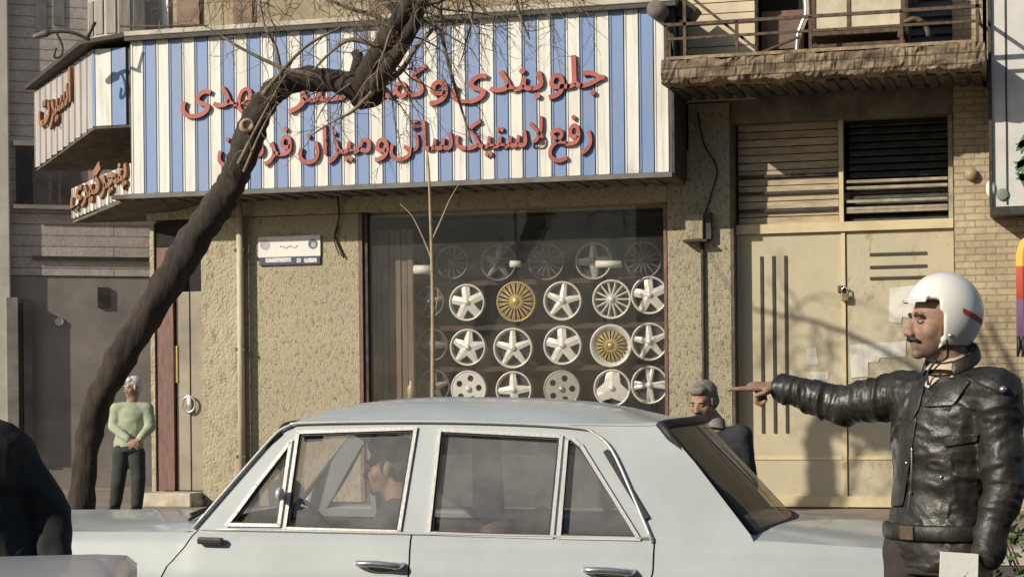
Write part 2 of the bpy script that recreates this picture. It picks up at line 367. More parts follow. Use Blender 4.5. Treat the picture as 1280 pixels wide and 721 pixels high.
# gate
g0, g1, gm = bx(921, .2), bx(1192, .2), bx(1055, .2); gy = .2; gz = hz(1055, 281, gy)
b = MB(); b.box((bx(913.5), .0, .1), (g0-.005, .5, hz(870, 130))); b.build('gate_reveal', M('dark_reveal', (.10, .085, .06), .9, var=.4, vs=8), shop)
def leaf(xa, xb):
    return empty('metal_gate', ((xa+xb)/2, gy, .1), 'x', 'gate')
gate = empty('metal_gate', (gm, gy, .1), 'tall cream metal double gate with slots, torn posters and peeling paint', 'gate')
b = MB(); b.box((g0, gy, .13), (gm-.015, gy+.05, gz-.08)); zz = [hz(970, p, gy) for p in (320, 541)]
lf = b.build('gate_leaf', m_gate, gate)
b = MB()
for px in (953, 968, 983): x = bx(px, gy, 430); b.box((x-.016, gy-.014, zz[1]), (x+.016, gy+.01, zz[0]))
b.build('slot', m_slot, lf)
b = MB(); b.box((gm+.015, gy+.004, .13), (g1, gy+.05, gz-.08)); rf = b.build('gate_leaf', m_gate2, gate)
b = MB()
for py in (317, 333, 347): z = hz(1120, py, gy); b.box((bx(1087, gy), gy-.01, z-.018), (bx(1158, gy), gy+.02, z+.014))
b.build('slot', m_slot, rf)
b = MB(); b.box((gm-.03, gy-.02, .13), (gm+.012, gy+.02, gz-.08)); b.build('gate_astragal', m_gate, gate)
b = MB(); b.box((gm+.0125, gy-.006, .13), (gm+.022, gy+.003, gz-.08)); b.build('rust_seam', m_redwood, gate)
b = MB(); z = hz(1000, 572, gy); b.box((g0+.01, gy-.012, z-.02), (gm-.04, gy+.004, z+.02)); b.box((gm+.03, gy-.01, z-.02), (g1-.01, gy+.008, z+.02)); b.box((g0+.01, gy-.03, .14), (g1-.01, gy-.001, .26)); b.build('gate_rail', m_gate, gate)
b = MB(); b.box((g0, gy-.05, gz-.075), (g1, gy+.06, gz+.03)); b.build('gate_head', m_gate, gate)
# padlock
pl = empty('padlock', U(1056, 372, gy-.06), 'brass padlock hanging on the seam of the cream gate', 'padlock')
b = MB(); c = U(1056, 370, gy-.06); b.box(c+Vector((-.045, -.02, -.055)), c+Vector((.045, .02, .03)), .012); b.build('lock_body', M('brass', (.42, .33, .17), .35, metal=.7), pl)
b = MB(); b.smooth = True; b.tube([c+Vector((-.03, 0, .02)), c+Vector((-.03, 0, .08)), c+Vector((0, 0, .11)), c+Vector((.03, 0, .08)), c+Vector((.03, 0, .02))], .009, 8); b.build('shackle', m_chrome, pl)
b = MB(); b.box(c+Vector((-.08, .01, .04)), c+Vector((-.005, .06, .12)), .01); b.build('hasp', m_rust, pl)
# posters
m_paper = M('faded_paper', (.66, .63, .55), .8, var=.12, vs=7, c2=(.48, .43, .33), lo=.25, hi=.5)
def poster(pts, label, y=gy-.006):
    b = MB(); b.prism([U(px, py, y) for px, py in pts], (0, .004, 0)); return b.top('poster', m_paper, label, 'poster', 'torn posters on the gate')
poster([(1062, 431), (1100, 428), (1132, 426), (1133, 446), (1100, 447), (1098, 452), (1085, 453), (1086, 470), (1064, 472)], 'torn white poster beside the gate seam, left of the police officer\'s chin')
poster([(1112, 360), (1150, 356), (1149, 398), (1128, 396), (1126, 404), (1111, 402)], 'pale poster remnant on the gate just in front of the helmet')
poster([(1008, 436), (1020, 434), (1023, 455), (1008, 456)], 'small white paper scrap on the left gate leaf above the pointing arm')
poster([(1007, 465), (1036, 464), (1035, 474), (1008, 475)], 'wide low paper scrap touching the pointing arm on the left gate leaf')
# transom above the gate
tz0, tz1 = gz+.03, hz(1055, 150, gy)
m_bar = M('dull_bar_paint', (.30, .26, .18), .7, var=.3, vs=6)
b = MB(); n = 13
zc = [tz0+(tz1-tz0)*i/n for i in range(n+1)]
for i in range(n): b.box((g0+.02, gy+.03+.012*(i % 2), zc[i]+.006), (gm-.06, gy+.09, zc[i+1]-.006))
for py in (262, 240, 219):
    z = hz(985, py, gy); b.m = 1; b.box((g0+.01, gy, z-.02), (gm-.05, gy+.028, z+.012))
b.build('transom_louvre', [M('louvre_paint', (.40, .32, .21), .7, var=.25, vs=5, stretch=(.7, 3, 3)), m_iron], shop)
b = MB(); b.box((gm-.05, gy-.02, tz0), (gm+.0, gy+.1, tz1)); b.build('transom_post', m_gate, shop); b = MB(); b.box((g1-.05, gy-.02, tz0), (g1, gy+.1, tz1)); b.build('transom_post', m_bar, shop)
b = MB()
b.m = 1
for k in range(14): z = tz0+(tz1-tz0)*(k+.5)/14; b.obox(((gm+g1)/2, gy+.12, z), ((g1-gm)/2-.06, 0, 0), (0, .03, .03), (0, .004, -.004))
b.m = 0
for py in (224, 232, 249, 258, 262): z = hz(1120, py, gy); b.box((gm+.022, gy+.02, z-.022), (g1-.062, gy+.05, z+.01))
b.build('transom_bar', [m_bar, M('sooty_slat', (.06, .058, .05), .8, var=.4, vs=6)], shop)  # near-black slats behind the paler bars
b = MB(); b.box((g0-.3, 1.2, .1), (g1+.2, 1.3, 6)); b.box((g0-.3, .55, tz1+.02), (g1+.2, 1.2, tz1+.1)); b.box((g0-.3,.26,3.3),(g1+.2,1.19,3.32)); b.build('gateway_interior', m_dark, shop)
b = MB(); b.box((bx(913.5), .002, tz1), (bx(1192.5), .5, hz(1000, 100))); b.build('gate_lintel', M('sooty_lintel', (.17, .15, .11), .95, var=.4, vs=3, bs=25), shop)  # shade under the balcony is put into the lintel's base colour
# meter box and conduit on the pillar
mb_ = empty('meter_box', U(869, 298, -.1), 'small grey electric box on the pillar beside the gate', 'electric box')
b = MB(); a, e = U(857, 268, -.12), U(879, 299, -.12); b.box((a.x, -.14, e.z), (e.x, 0, a.z), .012); b.build('box_body', m_pillar, mb_)
b = MB(); b.box((a.x-.03, -.17, e.z-.03), (e.x+.05, 0, e.z-.002), .005); b.box((e.x+.003, -.1, e.z), (e.x+.09, 0, a.z+.02), .006); b.build('box_ledge', m_iron, mb_)
b = MB(); b.smooth = True; b.tube([(U(878, 310, -.03).x, -.03, a.z-.3), (U(880, 480, -.03).x, -.03, .2)], .022, 8)
b.tube(bez([U(880, 270, -.03), U(890, 240, -.03), U(896, 210, -.03), U(880, 180, -.03), U(872, 140, -.03)]), .010, 6); b.build('conduit', m_iron, mb_)

# upper wall details
m_pil = M('brown_pilaster', (.22, .15, .10), .8, var=.3, vs=4)
b = MB()
for a, e in ((226, 254), (296, 320), (466, 500)): b.box((bx(a), -.05, 5.35), (bx(e), -.004, ZT))
b.build('brown_pilaster', m_pil, shop)
b = MB(); b.box((bx(205), -.05, 5.3), (bx(215), -.004, ZT)); b.build('pale_pilaster', m_white, shop)
bay = MB(); c = U(163, 22, .1); c.x += .05; bay.lathe([(.001, 5.2), (.52, 5.2), (.52, 9), (.001, 9)], (c.x-.05, .1, 0), (0, 0, 1), 28)
bo = bay.build('bay_window', M('bay_paint', (.40, .37, .31), .7, var=.15, vs=3), shop)
q = MB()
for i in range(6):
    t = R(-128+i*19); q.obox((c.x-.05+.523*math.cos(t), .1+.523*math.sin(t), 6.10), Vector((-math.sin(t), math.cos(t), 0))*.066, Vector((math.cos(t), math.sin(t), 0))*.008, (0, 0, .21))
q.build('pane', M('curtained_pane', (.26, .23, .19), .3, var=.3, vs=4, stretch=(9, 9, .5)), bo)

# unseen buildings added behind the viewer to cut sky fill, gap left for sun
m_opp = brick('opposite_brick', (.33, .27, .20), (.28, .22, .16), (.20, .17, .13), bh=.3, bw=.9)
for k, (xa, xb, hh) in enumerate(((-11, 2, 13), (2.2, 16, 11), (16.2, 34, 14), (-75, -50, 12))):
    ob = empty('street_building', ((xa+xb)/2, -31, 0), ['brown brick building across the street opposite the wheel shop', 'lower brown brick building across the street opposite the gate', 'taller brown brick building across the street at the far right', 'brown brick building across the street beyond the side road'][k], 'building', 'buildings across the street')
    b = MB(); b.box((xa, -40, 0), (xb, -31, hh)); b.build('wall', m_opp, ob)
    b = MB(); b.box((xa-.1, -40.1, hh+.002), (xb+.1, -30.8, hh+.3)); b.build('roof', m_conc, ob)
    nn = int((xb-xa)/3.2)
    for i in range(nn):
        for z in (.6, 4.2, 7.6):
            x = xa+(xb-xa)*(i+.5)/nn; b = MB(); b.box((x-.8, -30.99, z), (x+.8, -30.95, z+(2.4 if z < 1 else 1.7))); b.build('window', m_iron, ob)

nbr = empty('street_building', (14, .5, 0), 'yellow brick building carrying on to the right of the gate beyond the neighbouring sign', 'building', 'buildings along the shop side')
b = MB(); b.box((XR+.02, .02, .1), (26, 4, 11)); b.build('wall', m_brick, nbr)
b = MB(); b.box((XR+.02, -.1, 11.01), (26.1, 4.1, 11.3)); b.build('roof', m_conc, nbr)
for i in range(6):
    x = XR+2+i*3.4; b = MB(); b.box((x-1.2, -.02, .3), (x+1.2, .015, 3.0)); b.build('shop_shutter', m_brown if i % 2 else m_shut, nbr)
    for z in (5, 8): b = MB(); b.box((x-.7, -.01, z), (x+.7, .015, z+1.7)); b.build('window', m_iron, nbr)
def paint_worn(name, c, worn, sc_, lo, hi):
    m, nt, b = new_mat(name); v = coords(nt); n1 = tex(nt, v, 1.3, 6, .7); n2 = tex(nt, coords(nt, (1, 1, .55)), sc_, 8, .75); n3 = tex(nt, v, 38, 4, .7)
    o = ramp(nt, n1.outputs[0], [(.3, tuple(x*.84 for x in c)), (.7, c)]); o = mixc(nt, ramp(nt, n2.outputs[0], [(lo, (1, 1, 1)), (hi, (0, 0, 0))]), o, worn)
    o = mixc(nt, ramp(nt, n3.outputs[0], [(.66, (0, 0, 0)), (.74, (.7, .7, .7))]), o, tuple(min(1, x*1.35) for x in c))
    nt.links.new(o, b.inputs['Base Color']); b.inputs['Roughness'].default_value = .65; bump(nt, b, n2.outputs[0], .35, .02); return m
for o in [x for x in bpy.data.objects if x.type == 'MESH' and x.parent in (gate, lf, rf)]:
    pass
lf.data.materials[0] = paint_worn('worn_gate_paint', (.50, .435, .295), (.36, .29, .18), 3.0, .30, .40)
rf.data.materials[0] = paint_worn('flaked_gate_paint', (.50, .44, .305), (.33, .27, .17), 5.5, .36, .46)
# ------------------------------------------------------------------ balcony
BP = -1.15
bl, br = bx(826, BP, 80), bx(1231, BP, 80); bz0, bz1 = hz(1028, 96, BP), hz(1028, 64, BP)
m_edge = brick('broken_edge', (.40, .31, .21), (.25, .18, .115), (.10, .075, .05), bh=.11, bw=.21)
_nt = m_edge.node_tree; _b = _nt.nodes['Principled BSDF']; _src = _b.inputs['Base Color'].links[0].from_socket; _v = coords(_nt, (1, 1, 1.6))
_nt.links.new(mixc(_nt, ramp(_nt, tex(_nt, _v, 4.5, 7, .75).outputs[0], [(.40, (.85, .85, .85)), (.56, (0, 0, 0))]), _src, (.075, .055, .038)), _b.inputs['Base Color'])
b = MB(); rng = random.Random(4)
n = 110; rows = []
for j, (yy, zz_) in enumerate(((0, bz0+.04), (BP+.12, bz0-.0), (BP+.02, bz0+.02), (BP, bz0+.06), (BP, bz0+.12), (BP, bz1-.06), (BP+.02, bz1-.01), (BP+.07, bz1), (0, bz1))):
    row = []
    for i in range(n+1):
        x = bl+(br-bl)*i/n; k = 0 if j in (0, 8) else 1
        row.append(Vector((x, yy+k*(noise.noise((x*7, j*2.1, 0))*.045+noise.noise((x*31, j*7, 2))*.022), zz_+k*(noise.noise((x*5, j*.6, 5))*.03+noise.noise((x*23, j, 9))*.016))))
    rows.append(row)
b.smooth = False; b.grid(rows); e0 = [r_[0] for r_ in rows]; e1 = [r_[-1] for r_ in rows]; b.add(e0, [tuple(range(9))]); b.add(e1, [tuple(reversed(range(9)))])
balc = b.build('balcony_slab', m_edge, shop)
b = MB()
for i in range(22):
    x = bl+.1+(br-bl-.2)*i/21; b.box((x-.045, BP+.25, bz0-.012), (x+.045, -.02, bz0+.02))
b.build('soffit_batten', M('dark_soffit', (.07, .058, .045), .95, var=.4, vs=8), balc)
b = MB(); b.box((bl+.05, BP+.02, bz1), (br-.1, BP+.16, bz1+.035)); b.build('slab_kerb', m_conc, balc)
# railing
rl = MB(); ry = BP+.1; tops = [hz(p, q, ry) for p, q in ((1028, 20), (1028, 38))]
zt, zm = tops
for px in (832, 856, 921, 1013, 1127, 1222): x = bx(px, ry, 50); rl.bar((x, ry, bz1), (x, ry, zt+(.7 if px in (856, 1222) else 0)), .035)
rl.bar((bl+.02, ry, zt), (br-.03, ry, zt+.0), .035); rl.bar((bl+.02, ry, zm), (br-.03, ry, zm), .028)
for px in (832, 1222): x = bx(px, ry, 50); rl.bar((x, ry, zt), (x, -.01, zt), .03)
rl.bar(U(868, 0, ry+.04), U(946, 62, ry+.04), .03); rl.bar(U(952, 66, ry+.05), U(1000, 46, ry+.05), .05, .02)
rl.build('railing', m_rust, balc)
rl = MB(); rl.smooth = True; rl.tube([U(1143+20*math.cos(t)*.9, 48-24*math.sin(t), ry+.2) for t in [math.pi*i/12 for i in range(13)]], .03, 8); rl.build('iron_loop', m_rust, balc)
# wall behind the balcony
z0b = bz1-.3
b = MB(); xa, xb = bx(862), bx(946)
k = 9; zr = [z0b+(ZT-z0b)*i/34 for i in range(35)]
for i in range(34): b.box((xa+.003, -.0, zr[i]), (xb, .3, zr[i+1]-.012))
b.build('ribbed_wall', M('cream_boards', (.58, .49, .34), .8, var=.15, vs=2), shop)
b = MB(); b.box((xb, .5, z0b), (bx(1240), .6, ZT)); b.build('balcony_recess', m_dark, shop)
b = MB(); b.box((bx(950), .3, z0b), (bx(1003), .36, hz(975, 14, .3))); dd = b.build('balcony_door', m_brown, shop)
b = MB(); b.box((bx(957), .27, hz(975, 62, .3)), (bx(1000), .299, hz(975, 20, .3))); b.build('panel', M('panel_brown', (.13, .085, .06), .6), dd)
b = MB()
for i in range(30): z = z0b+.1*i; b.obox((bx(1182), .3, z), (bx(1232)-bx(1182), 0, 0), (0, .02, .04), (0, .012, -.008))
b.build('balcony_shutter', m_shut, shop)
b = MB(); b.box((bx(1132), .2, z0b), (bx(1140), .34, ZT)); b.box((bx(1231), .0, z0b), (bx(1236), .34, ZT)); b.build('balcony_post', m_shut, shop)
# cooler on the balcony
cl = empty('air_cooler', U(1072, 60, -.5), 'cream evaporative air cooler on an iron stand behind the balcony railing', 'air cooler')
b = MB(); a, e = U(1015, 41, -.75), U(1131, 41, -.75); b.box((a.x, -.75, a.z), (e.x, -.15, a.z+.95), .02); b.build('casing', M('cooler_cream', (.55, .47, .33), .6, var=.2, vs=3), cl)
b = MB()
for x in (a.x, a.x+(e.x-a.x)*.38, e.x-.04): b.box((x, -.762, a.z), (x+.04, -.752, a.z+.9))
b.box((a.x, -.77, a.z-.05), (e.x, -.15, a.z-.002)); b.build('casing_trim', m_rust, cl)
b = MB()
for x in (a.x+.03, e.x-.03):
    for y in (-.72, -.2): b.bar((x, y, bz1), (x, y, a.z-.05), .04)
b.bar((a.x, -.72, a.z-.15), (e.x, -.72, a.z-.15), .035); b.build('stand', m_rust, cl)
b = MB(); b.smooth = True; b.tube(bez([(bx(1004, -.5), -.5, bz1+1.3), U(1008, 10, -.5), U(1004, 28, -.5), U(998, 45, -.5), (bx(998, -.5), -.5, bz1)]), .035, 10)
b.top('water_pipe', m_chrome, 'bare bent metal pipe left of the air cooler on the balcony', 'pipe', smooth=True)

# ------------------------------------------------------------------ the striped shop sign
SY = -.75
m_swhite = M('sign_white', (.72, .70, .63), .5, var=.05, vs=1.2, bst=.05, c2=(.60, .57, .49), stretch=(2, 2, .5), lo=.25, hi=.5)
m_sblue = M('sign_blue', (.185, .275, .475), .5, var=.05, vs=1.2, bst=.05, c2=(.13, .22, .43), stretch=(2, 2, .5), lo=.25, hi=.5)
m_spink = M('dirty_white_boards', (.42, .385, .37), .6, var=.12, vs=2, stretch=(2, 2, .6))  # base tone duller and pinker than the white stripes
def weathered(m, amt=.5):                                            # rain streaks and rust bleeding down the sheet metal
    nt = m.node_tree; b = nt.nodes['Principled BSDF']; src = b.inputs['Base Color'].links[0].from_socket
    n1 = tex(nt, coords(nt, (7, 7, .35)), 2.2, 6, .7); n2 = tex(nt, coords(nt, (1, 1, .6)), 1.0, 5, .7); n3 = tex(nt, coords(nt), 45, 3, .6)
    o = mixc(nt, ramp(nt, n1.outputs[0], [(.50, (0, 0, 0)), (.68, (amt, amt, amt))]), src, (.30, .24, .17))
    o = mixc(nt, ramp(nt, n2.outputs[0], [(.52, (0, 0, 0)), (.75, (amt*.7,)*3)]), o, (.42, .38, .31))
    o = mixc(nt, ramp(nt, n3.outputs[0], [(.70, (0, 0, 0)), (.78, (.6, .6, .6))]), o, (.22, .13, .07))
    nt.links.new(o, b.inputs['Base Color'])
weathered(m_swhite); weathered(m_sblue, .4); weathered(m_spink)
m_seam = M('sign_seam', (.10, .09, .08), .7)
m_letter = M('red_letter_face', (.37, .09, .065), .5, var=.2, vs=4)
m_letter_side = M('red_letter_side', (.15, .028, .02), .5)
m_orange = M('orange_letter_face', (.27, .14, .075), .6, var=.2, vs=4)
m_orange_side = M('orange_letter_side', (.17, .06, .03), .5)
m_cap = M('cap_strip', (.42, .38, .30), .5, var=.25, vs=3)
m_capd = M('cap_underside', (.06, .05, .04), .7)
sign = empty('shop_sign', (bx(500, SY), SY, hz(500, 228, SY)), 'long blue and white striped shop sign with raised red Persian lettering', 'sign')
sx0, sx1 = bx(164, SY, 140), bx(836, SY, 110)
zb, zt_ = hz(500, 228.5, SY), hz(500, 31, SY)
def stripes(b, p0, p1, z0, z1, n, out, w0=0, z0b=None, z1b=None, lip=.02):
    d = p1-p0; L = d.length; d = d/L; w = L/n
    for i in range(n):
        b.m = (i+w0) % 2; f0, f1 = i/n, (i+1)/n
        za0 = z0+((z0b if z0b is not None else z0)-z0)*(f0+f1)/2; za1 = z1+((z1b if z1b is not None else z1)-z1)*(f0+f1)/2
        c = p0+d*(w*(i+.5)); hw = w/2-.007
        b.obox((c.x+out.x*lip/2, c.y+out.y*lip/2, (za0+za1)/2), d*hw, out*(lip/2), (0, 0, (za1-za0)/2))
        for sgn in (-1, 1):                                          # folded lips of the sheet-metal boards
            e = c+d*(sgn*(hw-.008)); b.obox((e.x+out.x*(lip+.004), e.y+out.y*(lip+.004), (za0+za1)/2), d*.008, out*.004, (0, 0, (za1-za0)/2-.004))
b = MB(); stripes(b, Vector((sx0, SY+.02, 0)), Vector((sx1, SY+.02, 0)), zb, zt_, 39, Vector((0, -1, 0)))
fp = b.build('striped_panel', [m_swhite, m_sblue], sign)
b = MB(); b.box((sx0-.02, SY+.02, zb), (sx1+.02, SY+.05, zt_+.02)); b.box((sx1-.0, SY+.001, zb), (sx1+.03, -.005, zt_)); b.build('panel_backing', m_seam, sign)
b = MB(); b.box((sx1+.031, SY-.02, zb-.02), (sx1+.06, -.005, zt_+.04)); b.build('end_cap', m_iron, sign)
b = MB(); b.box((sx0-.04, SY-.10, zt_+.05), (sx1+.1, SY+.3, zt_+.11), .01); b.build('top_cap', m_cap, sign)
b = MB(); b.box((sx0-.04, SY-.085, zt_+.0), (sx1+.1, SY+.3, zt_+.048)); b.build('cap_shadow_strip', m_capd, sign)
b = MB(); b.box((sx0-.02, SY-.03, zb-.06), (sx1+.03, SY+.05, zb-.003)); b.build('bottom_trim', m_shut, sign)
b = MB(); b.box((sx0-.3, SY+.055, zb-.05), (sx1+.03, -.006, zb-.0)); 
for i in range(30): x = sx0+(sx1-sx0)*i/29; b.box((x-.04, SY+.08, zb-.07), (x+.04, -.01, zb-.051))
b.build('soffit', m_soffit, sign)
# lettering: fallback glyphs in their joined forms, set right to left
import unicodedata
_pm = {}
for cp in list(range(0xFB50, 0xFDFF))+list(range(0xFE70, 0xFEFD)):
    dec = unicodedata.decomposition(chr(cp)).split()
    if dec and dec[0] in ('<isolated>', '<final>', '<initial>', '<medial>'):
        _pm.setdefault(''.join(chr(int(h_, 16)) for h_ in dec[1:]), {})[dec[0][1:-1]] = chr(cp)
def joined(w):
    us = []; i = 0
    while i < len(w):
        if w[i:i+2] in _pm and w[i] == '\u0644': us.append(w[i:i+2]); i += 2
        else: us.append(w[i]); i += 1
    dual = lambda u: 'initial' in _pm.get(u, {}); out = []
    for k, u in enumerate(us):
        pv = k > 0 and dual(us[k-1]); nx = k < len(us)-1 and dual(u)
        fm = 'medial' if pv and nx else 'initial' if nx else 'final' if pv else 'isolated'
        out.append(_pm[u].get(fm, u) if u in _pm else u)
    return ''.join(reversed(out))
def word(text, a, e, zs, mats, parent, name='word', ext=.016, bold=.012, up=Vector((0, 0, 1)), part_of=None):
    """a, e: 3D left and right ends of the baseline; zs: height of one em"""
    cu = bpy.data.curves.new('t', 'FONT'); cu.body = joined(text); cu.size = 1; cu.offset = bold; cu.extrude = .5; cu.bevel_depth = 0; cu.resolution_u = 4
    o = bpy.data.objects.new('t', cu); col.objects.link(o); dg = bpy.context.evaluated_depsgraph_get(); dg.update()
    me = bpy.data.meshes.new_from_object(o.evaluated_get(dg)); bpy.data.objects.remove(o)
    xs = [v.co.x for v in me.vertices]; x0, x1 = min(xs), max(xs); d = (e-a); L = d.length; d = d/L; nrm = d.cross(up).normalized()
    mi = [1 if abs(p.normal.z) < .5 else 0 for p in me.polygons]
    inv = xf(parent).inverted()
    for v in me.vertices:
        p = a+d*((v.co.x-x0)/(x1-x0)*L)+up*(v.co.y*zs)+nrm*((v.co.z)*2*ext+ext); v.co = inv @ p
    me.materials.clear()
    for m_ in mats: me.materials.append(m_)
    me.polygons.foreach_set('material_index', mi); me.name = name
    return link(bpy.data.objects.new(name, me), parent)
LY = SY-.012
L1 = [('جلو', 686, 757), ('بندی', 565, 680), ('و', 537, 561), ('کمک', 446, 534), ('فنر', 361, 438), ('مهدی', 227, 346)]
L2 = [('رفع', 686, 741), ('لاستیک', 570, 681), ('سائی', 488, 567), ('و', 469, 487), ('میزان', 374, 465), ('فرمان', 273, 366)]
for text, a, e in L1:
    yb = lambda p: 109+(740-p)*.054
    word(text, U(a, yb(a), LY), U(e, yb(e), LY), .50, [m_letter, m_letter_side], sign, 'lettering')
for text, a, e in L2:
    yb = lambda p: 181+(740-p)*.036
    word(text, U(a, yb(a), LY), U(e, yb(e), LY), .47, [m_letter, m_letter_side], sign, 'lettering')

# corner box of the sign, turning back at the left
cb_ = empty('corner_sign', (bx(140, SY), SY, hz(140, 158, SY)), 'upper corner sign box with dirty white boards and orange lettering', 'sign')
q0, q1 = U(118, 108, SY+.05), U(163, 108, SY+.05)
fz0, fz1 = hz(140, 157, SY+.05), hz(140, 61, SY+.05)
b = MB(); pos = [(118, 121.5, 1), (122.5, 141.5, 0), (143, 160, 1)]
for a, e, mi in pos:
    b.m = mi; b.box((bx(a, SY+.05), SY+.03, fz0), (bx(e, SY+.05), SY+.06, fz1))
b.m = 2; b.box((q0.x, SY+.06, fz0), (sx0-.025, SY+.09, fz1)); b.build('striped_panel', [m_swhite, m_sblue, m_seam], cb_)
far = at(45, 160, 25.0); far.z = 0; near = Vector((q0.x, SY+.05, 0)); dl = (far-near); out = Vector((dl.y, -dl.x, 0)).normalized()
if out.y > 0: out = -out
fz0b, fz1b = at(45, 211, 25.0).z, at(45, 116, 25.0).z
b = MB(); stripes(b, near, far, fz0, fz1, 10, out, 0, fz0b, fz1b, .015); b.build('slanted_panel', [m_spink, m_spink], cb_)
def quad_slab(name, pts, t, m, parent): 
    b = MB(); b.prism(pts, (0, 0, t)); return b.build(name, m, parent)
back = Vector((sx0+.5, .05, 0))
quad_slab('soffit', [near+Vector((0, 0, fz0-.03)), Vector((sx0-.03, SY+.06, fz0-.03)), Vector((far.x+1.3, far.y+.3, fz0b-.03)), far+Vector((0, 0, fz0b-.03))], .02, m_soffit, cb_)
quad_slab('roof_cap', [near+out*.12+Vector((.0, -.1, fz1+.04)), Vector((sx0-.05, SY-.08, zt_+.05)), Vector((sx0-.05, SY+.4, zt_+.05)), Vector((far.x+1.2, far.y+.5, fz1b+.05)), far+out*.12+dl.normalized()*.1+Vector((0, 0, fz1b+.04))], .05, m_capd, cb_)
ln = dl.length
def on_side(t, z, off=.03): return near+dl*t+out*off+Vector((0, 0, z))
zz0 = lambda t, f: (fz0+(fz0b-fz0)*t)+f*((fz1+(fz1b-fz1)*t)-(fz0+(fz0b-fz0)*t))
word('اسپرت', on_side(.86, zz0(.86, .46)), on_side(.30, zz0(.30, .52)), .55, [m_orange, m_orange_side], cb_, 'lettering', .02, .03)
# lower band below it, part of the main sign
lo_n = Vector((sx0, SY+.03, 0)); lo_f = at(91, 255, 24.3); lf_z = [at(91, p, 24.3).z for p in (274, 236)]; lo_f.z = 0
ln_z = [zb, hz(165, 203, SY)]; dl2 = lo_f-lo_n; out2 = Vector((dl2.y, -dl2.x, 0)).normalized()
if out2.y > 0: out2 = -out2
b = MB(); stripes(b, lo_n, lo_f, ln_z[0], ln_z[1], 16, out2, 0, lf_z[0], lf_z[1], .012); b.build('striped_band', [m_swhite, m_spink], sign)
quad_slab('soffit', [lo_n+Vector((0, 0, zb-.05)), Vector((sx0+.8, -.007, zb-.03)), Vector((lo_f.x+1.6, lo_f.y+.2, lf_z[0]-.05)), lo_f+Vector((0, 0, lf_z[0]-.05))], .03, m_soffit, sign)
def on2(t, f): return lo_n+dl2*t+out2*.02+Vector((0, 0, (ln_z[0]+(lf_z[0]-ln_z[0])*t)+f*((ln_z[1]+(lf_z[1]-ln_z[1])*t)-(ln_z[0]+(lf_z[0]-ln_z[0])*t))))
word('پنچرگیری', on2(.97, .45), on2(.03, .55), .42, [m_orange, m_orange_side], sign, 'lettering', .02, .03)
# rolled canvas on the right end of the sign
b = MB(); b.smooth = True; c = U(822, 14, SY-.12); b.tube([c+Vector((-.0, -.12, 0)), c+Vector((.02, .5, .02))], [.10, .11], 16); b.top('canvas_roll', M('grey_canvas', (.16, .14, .12), .9, var=.35, vs=9), 'rolled grey canvas lying on the right end of the striped sign', 'canvas roll')
b = MB(); c = U(838, 20, SY); b.bar(U(832, 22, SY), U(848, 110, SY), .04); b.bar(U(846, 22, SY+.2), U(850, 110, SY+.2), .05); b.prism([U(826, 14, SY+.1), U(862, 24, SY+.1), U(872, 10, SY+.1), U(850, -6, SY+.1)], (0, .3, 0)); b.top('sign_bracket', m_iron, 'dark iron bracket and sheet between the striped sign and the balcony', 'bracket')
# bracket lamp on the corner sign
lb = empty('bracket_lamp', at(110, 50, 22.6), 'small dark lamp on a curved arm over the corner sign', 'lamp')
b = MB(); b.smooth = True; b.tube(bez([at(112, 50, 22.6), at(90, 41, 22.6), at(70, 40, 22.6), at(50, 44, 22.6)]), .02, 8); b.tube(bez([at(70, 40, 22.6), at(78, 58, 22.6), at(76, 70, 22.6), at(68, 72, 22.6), at(70, 60, 22.6)]), .014, 7); b.tube([at(108, 50, 22.6), at(119, 28, 22.6)], .02, 7); b.build('arm', m_iron, lb)
b = MB(); b.smooth = True; b.cap(at(44, 46, 22.6), at(58, 42, 22.6), .03, .045); b.build('lamp_head', m_shut, lb)
b = MB(); b.smooth = True; b.tube([U(150, 33, -.6), U(260, 33, -.6)], .014, 6); b.tube([U(200, 26, -.6), U(200, 46, -.6)], .012, 6); b.top('iron_rod', m_rust, 'thin rusty rod lying along the top left of the striped sign', 'rod')

# street name plate
m_em0, m_em1 = M('grey_emblem', (.42, .42, .43), .5), M('dark_emblem', (.10, .12, .16), .5)
b0, b1 = U(323, 296, -.02), U(401, 330, -.02)
plate = empty('street_plate', U(362, 330, -.01), 'small white street name plate with a dark blue lower band on the stucco panel', 'sign')
z0 = hz(362, 331, -.02); z1 = hz(362, 295, -.02); zm_ = hz(362, 321, -.02)
b = MB(); b.box((b0.x, -.03, zm_), (b1.x, -.012, z1), .003); b.build('plate', m_white, plate)
b = MB(); b.box((b0.x+.01, -.03, z0), (b1.x-.005, -.012, zm_-.002), .003); b.build('band', M('plate_blue', (.04, .045, .10), .5), plate)
b = MB()
for px, m_ in ((331, 0), (391, 1)):
    b = MB()
    c = U(px, 306-(px-331)*.02, -.032); b.m = m_; b.tube([c, c+Vector((0, -.002, 0))], .062 if m_ == 0 else .06, 20)
    if m_: b.m = 0; b.tube([c+Vector((.01, -.003, -.01)), c+Vector((.01, -.004, -.01))], .032, 16)
    b.build('emblem', [m_em0, m_em1], plate)
b = MB(); c = U(350, 309, -.031)
b.tube([c+Vector((x, 0, .012*math.sin(x*60)+.006*math.sin(x*150))) for x in [i*.008 for i in range(30)]], .005, 5); b.build('script', M('grey_script', (.35, .35, .34), .6), plate)
b = MB()
for a, e in ((332, 364), (371, 376), (380, 396)): p, q = U(a, 325.5, -.031), U(e, 325, -.031); b.box((p.x, -.033, p.z-.026), (q.x, -.0302, p.z+.026))
b.build('band_script', M('pale_script', (.55, .55, .55), .6, var=.4, vs=30), plate)
